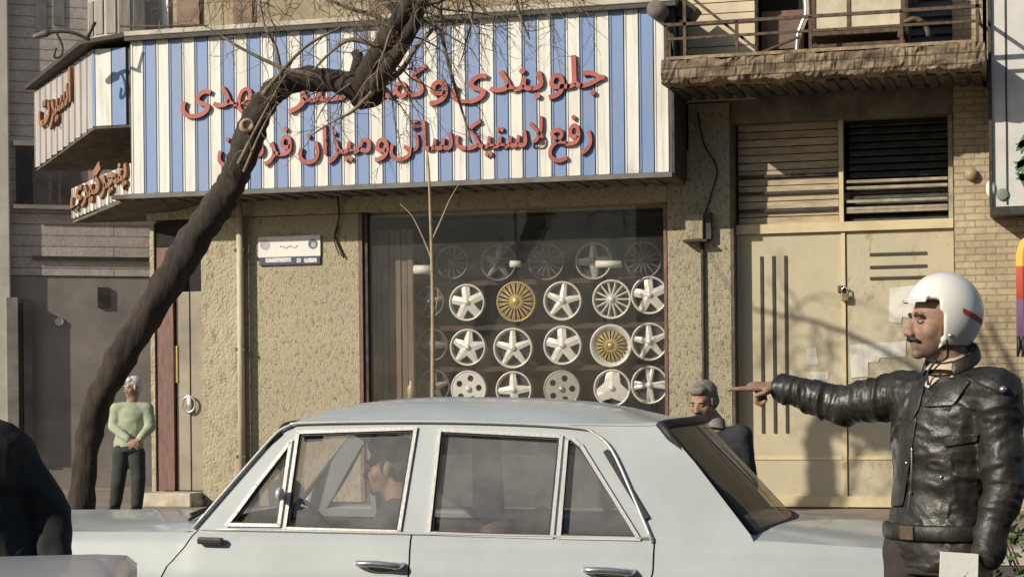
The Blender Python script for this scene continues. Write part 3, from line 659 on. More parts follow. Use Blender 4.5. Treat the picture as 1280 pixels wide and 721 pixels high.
b = MB(); b.smooth = True; b.tube(bez([U(421, 240, -.05), U(424, 270, -.05), U(419, 296, -.03), U(430, 322, -.03)]), .012, 6); b.tube(bez([U(424, 282, -.05), U(418, 300, -.04), U(424, 318, -.03)]), .008, 6); b.top('cable', m_iron, 'loose dark cable hanging from the sign over the stucco panel', 'cable')
# ------------------------------------------------------------------ wheels in the window
m_rim = M('silver_rim', (.74, .72, .67), .35, metal=.15, var=.06, vs=5, bst=.03)
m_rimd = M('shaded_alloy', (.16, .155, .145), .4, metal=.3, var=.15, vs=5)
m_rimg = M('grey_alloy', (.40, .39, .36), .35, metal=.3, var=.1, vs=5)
m_gold = M('gold_alloy', (.50, .36, .13), .4, metal=.3, var=.1, vs=6)
m_back = M('wheel_inside', (.035, .033, .03), .7)
RY = .5
def rim(px, py, r, kind, mats, label, rot=0.0, y=RY):
    c = U(px, py, y); mr, ms = mats
    t = empty('alloy_wheel', (c.x, y, c.z-r), label, 'wheel', 'alloy wheels on display in the shop window'); ax = Vector((0, -1, 0))
    b = MB(); b.smooth = True; lip = {'deep': .70}.get(kind, .88)
    b.lathe([(r*.90, -.16), (r*.90, -.03), (r, -.015), (r, .0), (r*.965, .010), (r*.90, .0), (r*lip, -.02 if kind != 'deep' else -.035), (r*(lip-.03), -.06)], c, ax, 36)
    b.build('rim', mr, t)
    b = MB(); b.tube([c+Vector((0, .075, 0)), c+Vector((0, .08, 0))], r*.89, 28); b.build('wheel_back', m_back, t)
    s = MB(); e1, e2 = Vector((1, 0, 0)), Vector((0, 0, 1))
    P = lambda rad, an, h=0.0: c+(e1*math.cos(an)+e2*math.sin(an))*rad-ax*(-h)
    def spoke(an, w0, w1, r0, r1, h0=.0, h1=-.02, th=.03):
        d = e1*math.cos(an)+e2*math.sin(an); n_ = -e1*math.sin(an)+e2*math.cos(an); m0 = (w0*.55+w1*.45)
        pr = [c+d*r0+n_*w0/2, c+d*(r0+r1)/2+n_*m0/2, c+d*r1+n_*w1/2, c+d*r1-n_*w1/2, c+d*(r0+r1)/2-n_*m0/2, c+d*r0-n_*w0/2]
        hs = [h0, (h0+h1)/2+.005, h1, h1, (h0+h1)/2+.005, h0]
        top = [p+ax*h for p, h in zip(pr, hs)]; ctr = [c+d*(r0+(r1-r0)*f)+ax*(h0+(h1-h0)*f+.012) for f in (0, .5, 1)]
        bot = [p-ax*th for p in top]
        s.add(top+ctr+bot, [(0, 1, 7, 6), (1, 2, 8, 7), (6, 7, 4, 5), (7, 8, 3, 4)]+[(i, (i+1) % 6, 9+(i+1) % 6, 9+i) for i in range(6)])
    if kind == 'star': 
        for i in range(5): spoke(rot+i*2*math.pi/5+math.pi/2, r*.62, r*.24, r*.05, r*.92)
    elif kind == 'thin':
        for i in range(5): spoke(rot+i*2*math.pi/5+math.pi/2, r*.40, r*.22, r*.05, r*.92)
    elif kind == 'flower':
        for i in range(5): spoke(rot+i*2*math.pi/5+math.pi/2, r*.46, r*.42, r*.12, r*.92)
    elif kind == 'four':
        for i in range(4): spoke(rot+i*math.pi/2+math.pi/2, r*.50, r*.26, r*.05, r*.92)
    elif kind == 'split':
        for i in range(4):
            for q in (-.16, .16): spoke(rot+i*math.pi/2+q, r*.2, r*.2, r*.1, r*.92)
    elif kind == 'tri':
        for i in range(3): spoke(rot+i*2*math.pi/3+math.pi/2, r*.95, r*.62, r*.05, r*.92)
    elif kind == 'multi':
        for i in range(14): spoke(rot+i*math.pi/7, r*.10, r*.085, r*.12, r*.92)
    elif kind in ('mesh', 'deep'):
        R1 = r*.9 if kind == 'mesh' else r*.7
        for i in range(20):
            a = i*math.pi/10; d = .22
            p, q = P(r*.18, a, .012), P(R1, a+d, -.0); s.bar(p, q, r*.05, .02, up=(0, 1, 0)); p, q = P(r*.18, a, .010), P(R1, a-d, -.002); s.bar(p, q, r*.05, .02, up=(0, 1, 0))
    elif kind == 'holes':
        s.smooth = False; hl = [[c+(e1*math.cos(a)+e2*math.sin(a))*r*.58+(e1*math.cos(k)+e2*math.sin(k))*r*.17 for k in [2*math.pi*j/12 for j in range(12)]] for a in [rot+i*2*math.pi/5 for i in range(5)]]
        s.prism([P(r*.9, 2*math.pi*i/36) for i in range(36)], (0, .03, 0), hl)
    s.build('spokes', ms, t)
    b = MB(); b.smooth = True; hr = r*.16 if kind != 'mesh' else r*.22
    b.lathe([(hr, -.02), (hr, .018), (hr*.85, .026), (.001, .03)], c, ax, 18); cp = b.build('hub_cap', ms if kind != 'star' else mr, t)
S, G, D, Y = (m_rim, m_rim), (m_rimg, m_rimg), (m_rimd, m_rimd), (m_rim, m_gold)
r1 = .235
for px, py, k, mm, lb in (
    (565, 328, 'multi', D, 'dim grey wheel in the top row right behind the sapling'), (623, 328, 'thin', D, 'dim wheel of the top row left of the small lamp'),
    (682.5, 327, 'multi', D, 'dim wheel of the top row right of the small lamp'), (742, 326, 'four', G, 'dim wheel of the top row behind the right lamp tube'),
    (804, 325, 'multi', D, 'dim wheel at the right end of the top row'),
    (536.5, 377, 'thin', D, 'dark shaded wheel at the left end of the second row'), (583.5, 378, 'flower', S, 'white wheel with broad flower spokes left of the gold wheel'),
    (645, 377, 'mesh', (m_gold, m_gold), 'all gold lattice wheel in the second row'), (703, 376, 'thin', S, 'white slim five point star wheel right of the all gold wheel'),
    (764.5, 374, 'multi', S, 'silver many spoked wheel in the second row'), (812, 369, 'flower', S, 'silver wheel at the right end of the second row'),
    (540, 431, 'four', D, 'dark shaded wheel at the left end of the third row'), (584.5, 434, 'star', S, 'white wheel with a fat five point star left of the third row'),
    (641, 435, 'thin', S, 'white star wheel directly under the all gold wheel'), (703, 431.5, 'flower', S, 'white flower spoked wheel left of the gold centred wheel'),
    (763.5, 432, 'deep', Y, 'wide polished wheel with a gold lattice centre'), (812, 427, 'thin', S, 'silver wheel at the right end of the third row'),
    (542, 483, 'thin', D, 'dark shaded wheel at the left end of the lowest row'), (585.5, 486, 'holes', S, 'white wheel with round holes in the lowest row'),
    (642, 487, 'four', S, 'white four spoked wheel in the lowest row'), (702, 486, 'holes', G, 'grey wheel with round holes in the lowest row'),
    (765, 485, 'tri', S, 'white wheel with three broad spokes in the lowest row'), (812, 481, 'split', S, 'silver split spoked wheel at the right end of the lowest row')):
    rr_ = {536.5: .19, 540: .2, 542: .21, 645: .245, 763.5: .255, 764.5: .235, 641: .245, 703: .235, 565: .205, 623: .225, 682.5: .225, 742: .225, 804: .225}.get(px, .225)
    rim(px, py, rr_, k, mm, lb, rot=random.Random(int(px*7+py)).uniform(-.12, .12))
# small bottle at the window's left
b = MB(); b.smooth = True; c = U(514, 486, .2); b.lathe([(.001, -.12), (.045, -.12), (.045, .02), (.02, .06), (.02, .1), (.001, .1)], c, (0, 0, 1), 14); b.top('bottle', M('cream_bottle', (.55, .44, .28), .4), 'small cream bottle at the lower left corner of the shop window', 'bottle')

# ------------------------------------------------------------------ building at the far left
m_lgrey = brick('grey_stone_cladding', (.60, .55, .52), (.54, .49, .46), (.27, .245, .23), bh=.16, bw=3.0)
m_lplain = M('grey_brown_render', (.27, .24, .22), .9, var=.2, vs=1.2, bs=20)
m_lpale = M('pale_corner_stone', (.62, .58, .50), .8, var=.15, vs=2)
m_lwin = M('dull_window', (.055, .05, .045), .3, var=.3)
fo = at(14, 497, 28.0); fo.z = 0; fd = (RV*math.cos(R(19))+FV*math.sin(R(19))).normalized(); fn = Vector((fd.y, -fd.x, 0))
nb = empty('corner_building', fo, 'shaded grey stone building in the side street at the far left', 'building')
ang = math.atan2(fd.y, fd.x)
nb.rotation_euler = (0, 0, ang)
inv_nb = xf(nb).inverted()
def FP(px, py, off=0.0):                                           # px -> local point of the grey facade
    d = ray(px, py); o = fo+fn*off; t = (o-CAM).dot(fn)/d.dot(fn); return inv_nb @ (CAM+d*t)
def fbox(name, px0, py0, px1, py1, m, d0=-.06, d1=.1, parent=None):
    a, e = FP(px0, (py0+py1)/2), FP(px1, (py0+py1)/2); z1, z0 = FP((px0+px1)/2, py0).z, FP((px0+px1)/2, py1).z
    b = MB(); b.box((a.x, d0, max(z0, 0)), (e.x, d1, z1)); return b.build(name, m, parent or nb, local=True)
b = MB(); zq = FP(60, 345).z; b.box((0, 0, zq+.01), (8.0, .3, 12)); b.build('stone_wall', m_lgrey, nb, local=True)
b = MB(); b.box((0, .02, 0), (8.0, .32, zq)); b.build('rendered_wall', m_lplain, nb, local=True)
b = MB(); b.box((-5, .0, 0), (-.22, .3, 12)); b.build('stone_wall', m_lgrey, nb, local=True)
b = MB(); b.box((-.2, -.12, 0), (-.0, .3, 12), .02); b.build('corner_post', m_lpale, nb, local=True)
b = MB(); b.box((-5, .32, 11.7), (8, 6, 12)); b.box((-5, .34, 0), (-4.8, 6, 11.69)); b.build('building_body', m_lplain, nb, local=True)
fbox('string_course', 16, 178, 112, 184, m_lplain, -.1, -.002)
fbox('string_course', 16, 258, 184, 263, m_lplain, -.12, -.002)
fbox('string_course', 40, 321, 186, 325, m_lwin, -.05, -.002)
for a, e in ((20, 45), (48, 60), (64, 72), (76, 100)): 
    w = fbox('window', a, 186, e, 257, m_lwin, -.03, .05)
fbox('window', 122, 359, 136, 384, m_lwin, -.012, .05)
fbox('window', 44, -60, 58, 40, M('hazy_pane', (.16, .155, .15), .4), -.02, .05); fbox('window', 66, -60, 80, 32, bpy.data.materials['hazy_pane'], -.02, .05)
fbox('downpipe', 29, 378, 40, 560, m_lwin, -.12, .019)
fbox('downpipe', 8, 372, 22, 560, M('grey_pipe', (.25, .23, .2), .7), -.14, .019)
b = MB(); p = FP(74, 402); b.tube([(p.x, -.01, p.z), (p.x, .03, p.z)], .06, 12); b.build('wall_patch', m_lpale, nb, local=True)

# ------------------------------------------------------------------ neighbour's window sign at the right
ns = empty('neighbour_sign', U(1262, 268, -.3), 'white neighbouring shop box sign with painted green plants at the right', 'sign')
a, e = bx(1240, -.4, 150), bx(1340, -.4, 150); z0, z1 = hz(1262, 258, -.4), hz(1262, -30, -.4)
b = MB(); b.box((a, -.4, z0), (e, -.05, z1)); b.build('panel', M('greyed_panel', (.56, .545, .51), .5, var=.1, vs=2), ns)
b = MB(); b.box((a-.03, -.45, z0-.09), (e, -.02, z0-.002)); b.box((a-.035, -.44, z0), (a-.002, -.05, z1)); b.build('frame', m_iron, ns)
b = MB(); b.box((bx(1258.5, -.4), -.41, z0+.02), (bx(1260.5, -.4), -.401, z1)); b.build('seam', m_iron, ns)
m_leaf = M('painted_leaf', (.09, .19, .08), .6, var=.4, vs=12)
b = MB(); rg = random.Random(8)
for (px, py) in ((1278, 180), (1276, 205), (1279, 222)):
    for k in range(4):
        t = rg.uniform(0, 6.28); c = U(px, py, -.41); d = Vector((math.cos(t), 0, math.sin(t)))*rg.uniform(.07, .11); n_ = Vector((-d.z, 0, d.x))*.38
        b.prism([c-d, c+n_, c+d, c-n_], (0, .006, 0))
b.build('painted_plant', m_leaf, ns)
b = MB(); b.smooth = True; c = U(1253, 243, -.42); b.ell(c, (.065, .012, .065)); b.build('green_disc', M('faded_green', (.20, .25, .20), .7), ns)
b = MB(); b.smooth = True; c = U(1238, 236, -.42); b.ell(c, (.05, .02, .09)); b.build('pale_figure', m_paper, ns)
b = MB(); b.smooth = True; c = U(1214, 218, -.03); b.lathe([(.001, .05), (.06, .04), (.07, .0), (.07, -.02)], c, (0, -1, 0), 16); b.top('wall_lamp', M('yellowed_plastic', (.36, .29, .15), .6), 'small yellowed round fitting on the brick pier beside the transom', 'fitting')
# hanging inflatable in stripes
cp = empty('striped_banner', U(1290, 420, -.45), 'yellow, red and purple striped banner hanging at the right edge under the neighbouring sign', 'banner')
m_y, m_r, m_p = M('banner_yellow', (.60, .40, .06), .7, var=.1), M('banner_red', (.46, .07, .04), .7, var=.1), M('banner_purple', (.24, .14, .28), .7, var=.1)
b = MB(); b.smooth = False
for k, (pa, pb) in enumerate(((294, 332), (332, 374), (374, 420))):
    b.m = k; n = 10
    x0 = bx(1270, -.45, 350)
    def edge(py): return x0+(.14*(1-math.sqrt(max(0, 1-((max(0, 322-py))/28)**2))) if py < 322 else 0)
    ys = [pa+(pb-pa)*i/n for i in range(n+1)]
    rows = [[Vector((edge(p)+(.55-0)*j/8, -.45-.03*math.sin(j*1.3+p*.02), hz(1300, p, -.45))) for j in range(9)] for p in ys]
    b.grid(rows); rows2 = [[v+Vector((0, .03, 0)) for v in r_] for r_ in rows]; b.grid(rows2)
b.build('banner_cloth', [m_y, m_r, m_p], cp)
b = MB(); xq = bx(1300, -.45, 350); b.tube([(xq, -.43, hz(1300, 294, -.45)), (xq, -.3, z0-.1)], .012, 6); b.build('cord', m_iron, cp)
b = MB(); b.smooth = True
for px in (1273, 1279, 1287): c = U(px, 420, -.45); b.tube([c, c+Vector((.01, 0, -.1)), c+Vector((-.01, 0, -.22))], [.02, .03, .012], 6)
b.build('tassel', m_black, cp)
# shrub at the right edge
sh = empty('shrub', W((1318-640)/FPX*9.5, 9.5, 0), 'green leafy shrub at the right edge behind the police officer', 'shrub'); rg = random.Random(5)
b = MB()
for i in range(12):
    t = i*.52; b.tube([(0, 0, 0), (.12*math.cos(t), .12*math.sin(t), .35), (.28*math.cos(t), .28*math.sin(t), .72)], [.012, .008, .004], 5)
b.build('stem', m_rust, sh, local=True)
b = MB()
for i in range(420):
    t = rg.uniform(0, 6.28); rr_ = .34*math.sqrt(rg.random()); z = rg.uniform(.25, .9); c = Vector((rr_*math.cos(t), rr_*math.sin(t), z))
    d = Vector((rg.uniform(-1, 1), rg.uniform(-1, 1), rg.uniform(-.4, 1))).normalized()*rg.uniform(.03, .05); n_ = d.orthogonal().normalized()*.016
    b.add([c-d, c+n_, c+d, c-n_], [(0, 1, 2, 3)])
b.build('foliage', M('shrub_leaf', (.07, .10, .03), .6, var=.5, vs=9), sh, local=True)

# ------------------------------------------------------------------ trees
m_bark = M('dark_bark', (.058, .045, .034), .95, var=.5, vs=10, bs=20, bst=1.0, c2=(.028, .020, .015), stretch=(1.4, 1.4, .4), lo=.38, hi=.66)
m_twig = M('twig_bark', (.20, .155, .11), .9, var=.35, vs=6)
TD = 18.0
def T(px, py, dd=0.0): return at(px, py, TD+dd)
tbase = T(100, 690); tbase.z = .12
tree = empty('bent_tree', tbase, 'dark bare street tree with a crooked leaning trunk bent across the striped sign', 'tree')
rg = random.Random(21)
def rough(mb, amp, sc_):
    for i, v in enumerate(mb.v):
        n_ = noise.noise(v*sc_)*amp+noise.noise(v*sc_*3.1)*amp*.5; mb.v[i] = v+Vector((noise.noise(v*sc_+Vector((7, 0, 0))), noise.noise(v*sc_+Vector((0, 9, 0))), noise.noise(v*sc_+Vector((0, 0, 5)))))*amp
tk = [(96, 700, 40), (101, 645, 34), (109, 560, 31), (121, 508, 32), (142, 463, 35), (171, 415, 38), (212, 350, 39), (243, 300, 39), (268, 262, 39), (287, 232, 36), (301, 205, 35), (313, 170, 35), (325, 138, 35), (345, 112, 31), (375, 100, 27), (410, 101, 29), (440, 106, 34), (462, 116, 28)]
pts = bez([T(a, c, .12*math.sin(i)) for i, (a, c, w) in enumerate(tk)], 7)
ws = [w for _, _, w in tk]; rad = []
for i in range(len(pts)):
    k = min(i/7, len(ws)-1.001); j = int(k); w = ws[j]+(ws[j+1]-ws[j])*(k-j); rad.append(w/2*TD/FPX*(1+.05*math.sin(i*1.7)))
b = MB(); b.smooth = True; b.tube(pts, rad, 30); b.cap(T(452, 120), T(470, 118), .12, .10)
rough(b, .03, 4.5); rough(b, .012, 17); b.build('trunk', m_bark, tree)
b = MB(); b.smooth = True; c = T(309, 157, -.27); b.lathe([(.001, .02), (.035, .02), (.048, .038), (.065, .02), (.07, -.06)], c, (RV*.25-FV*.95).normalized(), 14); b.build('pruning_scar', M('bare_wood', (.38, .28, .19), .9, var=.3, vs=12), tree)
limbs = [
    ([(450, 122, .05), (462, 92, -.2), (478, 62, -.6), (500, 28, -1.1), (522, -15, -1.6), (545, -80, -2.1), (570, -170, -2.6)], 34, 20),
    ([(462, 112, -.1), (488, 80, -.6), (510, 45, -1.1), (528, 0, -1.6), (548, -70, -2.2)], 22, 12),
    ([(441, 104, .1), (444, 88, .1), (448, 72, .15), (445, 66, .2)], 15, 11),
    ([(505, 25, -1.1), (470, -10, -.6), (420, -40, -.2), (350, -60, .1), (270, -70, .3)], 14, 5),
    ([(522, -12, -1.6), (580, -30, -1.5), (650, -50, -1.3), (730, -80, -1.2)], 14, 5),
    ([(515, 5, -1.4), (520, -60, -1.2), (500, -140, -1.0)], 16, 8)]
lm = []
for p, w0, w1 in limbs:
    q = bez([T(*v) for v in p], 5); b = MB(); b.smooth = True; b.tube(q, [(w0+(w1-w0)*i/(len(q)-1))/2*TD/FPX for i in range(len(q))], 11); rough(b, .02, 6); b.build('branch', m_bark, tree); lm.append(q)
def twig(mb, p, d, L, r, lev, droop):
    n = 6; pts_ = [p]; rs = [r]; q = p.copy()
    for i in range(n):
        d = (d+Vector((rg.gauss(0, .27), rg.gauss(0, .27), rg.gauss(0, .27)-droop*.10))).normalized(); q = q+d*(L/n); pts_.append(q.copy()); rs.append(r*(1-.75*(i+1)/n))
    mb.tube(pts_, rs, 5 if r > .008 else 4, cap=False)
    if lev > 0:
        for i in range(rg.randint(2, 4)):
            k = rg.randint(1, n-1); dv = (d+RV*rg.gauss(0, .8)+FV*rg.gauss(0, .5)+UV*rg.gauss(-.05*droop, .6)).normalized()
            twig(mb, pts_[k], dv, L*rg.uniform(.4, .7), max(.003, rs[k]*.6), lev-1, droop)
b = MB(); b.smooth = True
for _ in range(80):
    q = lm[rg.choice([0, 0, 0, 1, 1, 3, 3, 3, 4, 4])]; k = rg.randint(2, len(q)-1)
    d = (RV*rg.gauss(0, .9)+FV*rg.gauss(0, .45)+UV*rg.gauss(-.1, .6)).normalized()
    twig(b, q[k], d, rg.uniform(.45, 1.0), rg.uniform(.007, .016), 2, rg.uniform(.3, 1.6))
for p0_, pth, w in (((400, 98), [(380, 92), (350, 84), (300, 60), (270, 40)], 8), ((465, 116), [(440, 140), (420, 150), (388, 170)], 6), ((330, 118), [(340, 104), (380, 60), (425, 35)], 8), ((352, 100), [(345, 60), (330, 30), (322, -20)], 6),
                    ((298, 205), [(318, 165), (343, 118), (362, 84)], 6), ((305, 215), [(326, 165), (346, 128)], 5), ((470, 112), [(500, 90), (520, 60), (545, 30), (556, -20)], 9), ((548, -20), [(552, 40), (562, 85), (575, 130), (590, 180)], 7), ((640, -20), [(650, 20), (662, 50)], 7),
                    ((478, 60), [(440, 50), (415, 64), (392, 88)], 8), ((492, 40), [(470, 20), (440, 12), (400, -5)], 9)):
    q = bez([T(*p0_, -.25)]+[T(a, c, -.3) for a, c in pth], 4); b.tube(q, [w/2*TD/FPX*(1-.7*i/(len(q)-1)) for i in range(len(q))], 5, cap=False)
    for k in range(2, len(q), 2): twig(b, q[k], (RV*rg.gauss(0, .8)+UV*rg.gauss(-.2, .6)+FV*rg.gauss(0, .3)).normalized(), rg.uniform(.25, .5), .005, 1, 1.0)
for px in range(250, 680, 13):                                       # hanging twig ends along the top of the sign
    p = T(px+rg.uniform(-8, 8), rg.uniform(-60, -15), rg.uniform(-.5, .3)); twig(b, p, (UV*-1+RV*rg.gauss(0, .5)+FV*rg.gauss(0, .3)).normalized(), rg.uniform(.4, .95), rg.uniform(.005, .010), 2, .9)
b.build('twigs', m_twig, tree)
sd = 21.0 ; S_ = lambda px, py, dd=0: at(px, py, sd+dd)
p = S_(541, 500); p.z = .12
sap = empty('sapling', p, 'thin pale bare sapling standing before the wheel window', 'sapling')
b = MB(); b.smooth = True; q = bez([Vector((p.x, p.y, .12)), S_(541, 560), S_(541, 480), S_(541, 380), S_(540, 330), S_(538, 270), S_(536, 215), S_(534, 190)], 4); b.tube(q, [.032-.022*i/(len(q)-1) for i in range(len(q))], 8); b.build('trunk', M('pale_bark', (.36, .27, .17), .85, var=.2, vs=8), sap)
b = MB(); b.smooth = True
for pth in ([(540, 325), (530, 300), (515, 270), (500, 255)], [(540, 300), (550, 278), (562, 250), (575, 228)], [(541, 400), (546, 380), (548, 360)]):
    q = bez([S_(*v) for v in pth], 4); b.tube(q, [.012-.008*i/(len(q)-1) for i in range(len(q))], 6)
b.build('branch', bpy.data.materials['pale_bark'], sap)
# ------------------------------------------------------------------ the white saloon car
m_paint = M('pale_car_paint', (.435, .465, .462), .36, var=.08, vs=2.6, bst=0, coat=.5)
m_trim = M('bright_trim', (.58, .575, .54), .35, metal=.35, var=.05)
m_seal = M('black_seal', (.02, .02, .02), .6)
m_cabin = M('dark_cabin', (.045, .042, .04), .8, var=.3)
m_seat = M('brown_vinyl', (.11, .075, .06), .55, var=.25, vs=5)
m_cglass = glass_mat('car_window_glass', (.92, .91, .90), .05, .012, .22)
m_rglass = glass_mat('rear_window_glass', (.60, .58, .54), .04, .03, .10, .3)
HX = (-RV*.982+FV*.191).normalized(); HY = (-RV*.191-FV*.982).normalized()    # nose and left side of the car
A0 = W(-1.155, 7.78, 0)
car = empty('saloon_car', A0-HY*.735, 'pale grey white four door saloon car passing in front of the shop', 'car')
car.rotation_euler = (0, 0, math.atan2(HX.y, HX.x))
ICAR = xf(car).inverted(); CCAM = ICAR @ CAM
TUM = .379
def cside(px, py, off=0.0):                                          # px -> point of the near side of the cabin, car space
    d = ICAR.to_3x3() @ ray(px, py)
    n = Vector((0, 1, TUM)); n0 = .735+TUM*.90+off                   # y + TUM*z = const above the belt
    t = (n0-CCAM.dot(n))/d.dot(n); return CCAM+d*t
def cplane(px, py, y):
    d = ICAR.to_3x3() @ ray(px, py); return CCAM+d*((y-CCAM.y)/d.y)
NS = Vector((0, 1, TUM)).normalized()
def mir(p): return Vector((p.x, -p.y, p.z))
def mirror(poly): return [mir(p) for p in poly]
# side windows as outlines on the side of the cabin
vent = [(284, 656), (297, 640), (322, 606), (364, 552), (349, 657)]
front = [(356, 661), (373, 541), (520, 536), (499, 665)]
rearw = [(536, 667), (550, 538), (702, 546), (690, 672)]
quart = [(699, 672), (709, 548), (716, 549), (727, 558), (799, 674)]
outer = [(238, 663), (262, 640), (314, 578), (346, 543), (362, 533), (380, 528.5), (520, 526.5), (700, 529), (800, 530), (826, 529), (868, 577), (905, 625), (938, 668), (944, 681), (800, 682), (520, 671), (238, 668)]
S = lambda l, off=0.0: [cside(a, c, off) for a, c in l]
ho = [S(vent), S(front), S(rearw), S(quart)]; og = S(outer)
b = MB(); b.prism(og, -NS*.045, ho); b.build('cabin_side', m_paint, car, local=True)
b = MB(); b.prism(mirror(og), -mir(NS)*.045, [mirror(h) for h in ho]); b.build('cabin_side', m_paint, car, local=True)
for sgn in (1, -1):
    for k, h in enumerate(ho):
        f = (lambda p: p) if sgn > 0 else mir; nn = f(NS)
        g = MB(); g.add([f(p)-nn*.02 for p in h], [tuple(range(len(h)))]); g.build('side_window', m_cglass, car, local=True)
        if True:
            t = MB(); c = sum((Vector(p) for p in h), Vector())/len(h); ring = []
            for p in h: ring.append(f(p)+nn*.003)
            for i in range(len(ring)):
                t.bar(ring[i]+(ring[i]-ring[(i+1) % len(ring)]).normalized()*.006, ring[(i+1) % len(ring)], .014, .014, up=nn)
            t.build('window_trim', m_trim, car, local=True)
            t = MB(); ci = f(c)
            for i in range(len(ring)):
                a, e = ring[i]+(ci-ring[i]).normalized()*.016-nn*.006, ring[(i+1) % len(ring)]+(ci-ring[(i+1) % len(ring)]).normalized()*.016-nn*.006
                t.bar(a, e, .007, .010, up=nn)
            t.build('window_seal', m_seal, car, local=True)
# roof gutter strip and rear pillar vent
for sgn in (1, -1):
    f = (lambda p: p) if sgn > 0 else mir
    gl = [f(cside(a, c, .012)) for a, c in ((241, 660), (314, 576), (346, 541), (362, 532), (380, 528.5), (520, 526.5), (640, 529), (722, 534), (742, 541), (764, 561), (788, 612), (816, 678))]
    t = MB(); t.smooth = True; t.tube(bez(gl, 4), .0065, 6); t.build('gutter', m_trim, car, local=True)
    t = MB(); t.bar(f(cside(757, 563, .008)), f(cside(808, 648, .008)), .022, .012, up=f(NS)); t.build('pillar_vent', m_seal, car, local=True)
# key points of the cabin in car space
gA, gC = cside(350, 541), cside(826, 529); bA, bC = cside(238, 665), cside(940, 670)
gz = cside(560, 527).z; gy_ = .735+TUM*(.90-gz)
# roof
topl = sorted([(p.x, p.z) for p in S([(346, 543), (362, 533), (380, 528.5), (520, 526.5), (700, 529), (800, 530), (826, 529)])])
def zline(x):
    for (x0, z0), (x1, z1) in zip(topl, topl[1:]):
        if x <= x1: return z0+(z1-z0)*max(0, (x-x0))/(x1-x0)
    return topl[-1][1]
rows = []; nx = 26; ny = 16
for i in range(nx+1):
    u = i/nx; x = gA.x+.0+(gC.x-gA.x)*u; zc = gA.z+(gz-gA.z)*min(1, u*6) if u < 1/6 else (gz if u < .85 else gz+(gC.z-gz)*(u-.85)/.15)
    crown = .105*(1-(2*abs(u-.47))**3.2*.75)
    row = []
    for j in range(ny+1):
        v = -1+2*j/ny; ze = zline(x); yy = (.735+TUM*(.90-ze)+.006)*v; xx = x+(.085*(1-v*v) if u < .04 else 0)*(1-u/.04) + (-.11*(1-v*v) if u > .96 else 0)*((u-.96)/.04)
        z = ze-.006+crown*(1-abs(v)**2.6)
        row.append(Vector((xx, yy, z)))
    rows.append(row)
b = MB(); b.smooth = True; b.grid(rows); b.grid([[p-Vector((0, 0, .03)) for p in r_] for r_ in rows]); b.build('roof', m_paint, car, local=True)
rf0, rf1 = rows[0], rows[-1]
# screens between roof and body
def screen(top, b0, b1, name, mat, bow, trimr=.014):
    n = len(top)-1; rows_ = []
    for k in range(9):
        t = k/8; row = []
        for j in range(n+1):
            v = -1+2*j/n; bot = Vector((b0.x+bow*(1-v*v), b0.y*v, b0.z+.02*(1-v*v)))
            p = top[j].lerp(bot, t); row.append(p)
        rows_.append(row)
    g = MB(); g.smooth = True; g.grid(rows_); o = g.build(name, mat, car, local=True)
    rim_ = [r_[0] for r_ in rows_]+rows_[-1][1:]+[r_[-1] for r_ in rows_[::-1]][1:]+rows_[0][::-1][1:-1]
    s = MB(); s.smooth = True; s.tube(rim_, .020 if bow < 0 else .012, 6, closed=True); s.build('screen_seal', m_seal, o, local=True)
    return rows_
wsb = Vector((bA.x+.0, .64, bA.z+.0))
wr = screen([p+Vector((.0, 0, .0)) for p in rf0], wsb, None, 'windscreen', m_cglass, .16)
rwb = Vector((bC.x, .64, bC.z+.0))
rw = screen(rf1, rwb, None, 'rear_window', m_rglass, -.13)
# body sides
prof = [(.27, .72), (.33, .775), (.46, .805), (.60, .815), (.70, .81), (.765, .80), (.785, .787), (.84, .775), (.875, .76), (.897, .738)]
XN, XT = 1.50, -2.78
def taper(x):
    if x > .9: return 1-.10*((x-.9)/.6)**2.2
    if x < -2.1: return 1-.07*((-2.1-x)/.7)**2.2
    return 1
def ztop(x):                                                         # shoulder height
    return ztop0(x)+.0165*(x+.85)
def ztop0(x):
    if x > .15: return -.02*(x-.15)/1.3-.012
    if x < -2.2: return -.03*(-2.2-x)/.6
    return 0
wheels_x = (.86, -1.64); WR = .30
def side_panel(name, fa, fb, sgn, n=22, arch=None):
    rows_ = []
    for (z, y) in prof:
        a, e = fa(z), fb(z); row = []
        for i in range(n+1):
            x = a+(e-a)*i/n; zz = z+ztop(x)*max(0, (z-.6)/.3)
            if arch is not None:
                dx = abs(x-arch)
                if dx < .37: zz = max(zz, .30+math.sqrt(max(0, .37**2-dx**2))*.98) if z < .69 else zz
            row.append(Vector((x, sgn*y*taper(x), min(zz, z+.5))))
        rows_.append(row)
    b = MB(); b.smooth = True; b.grid(rows_); return b.build(name, m_paint, car, local=True)
lerpz = lambda pts: (lambda z: next(((x0+(x1-x0)*(z-z0)/(z1-z0)) for (z0, x0), (z1, x1) in zip(pts, pts[1:]) if z <= z1), pts[-1][1]))
fx = cside(246, 668).x; f2 = cplane(206, 720, .79).x
s1 = lerpz([(.2, f2+.12), (.5, f2+.10), (.75, f2), (.92, fx-.03)]); xb_ = cplane(512, 690, .78).x; s2 = lambda z: xb_
xr_ = cplane(816, 690, .78).x; s3 = lerpz([(.2, xr_+.33), (.45, xr_+.28), (.60, xr_+.10), (.72, xr_), (.92, xr_-.005)])
gp = .0035
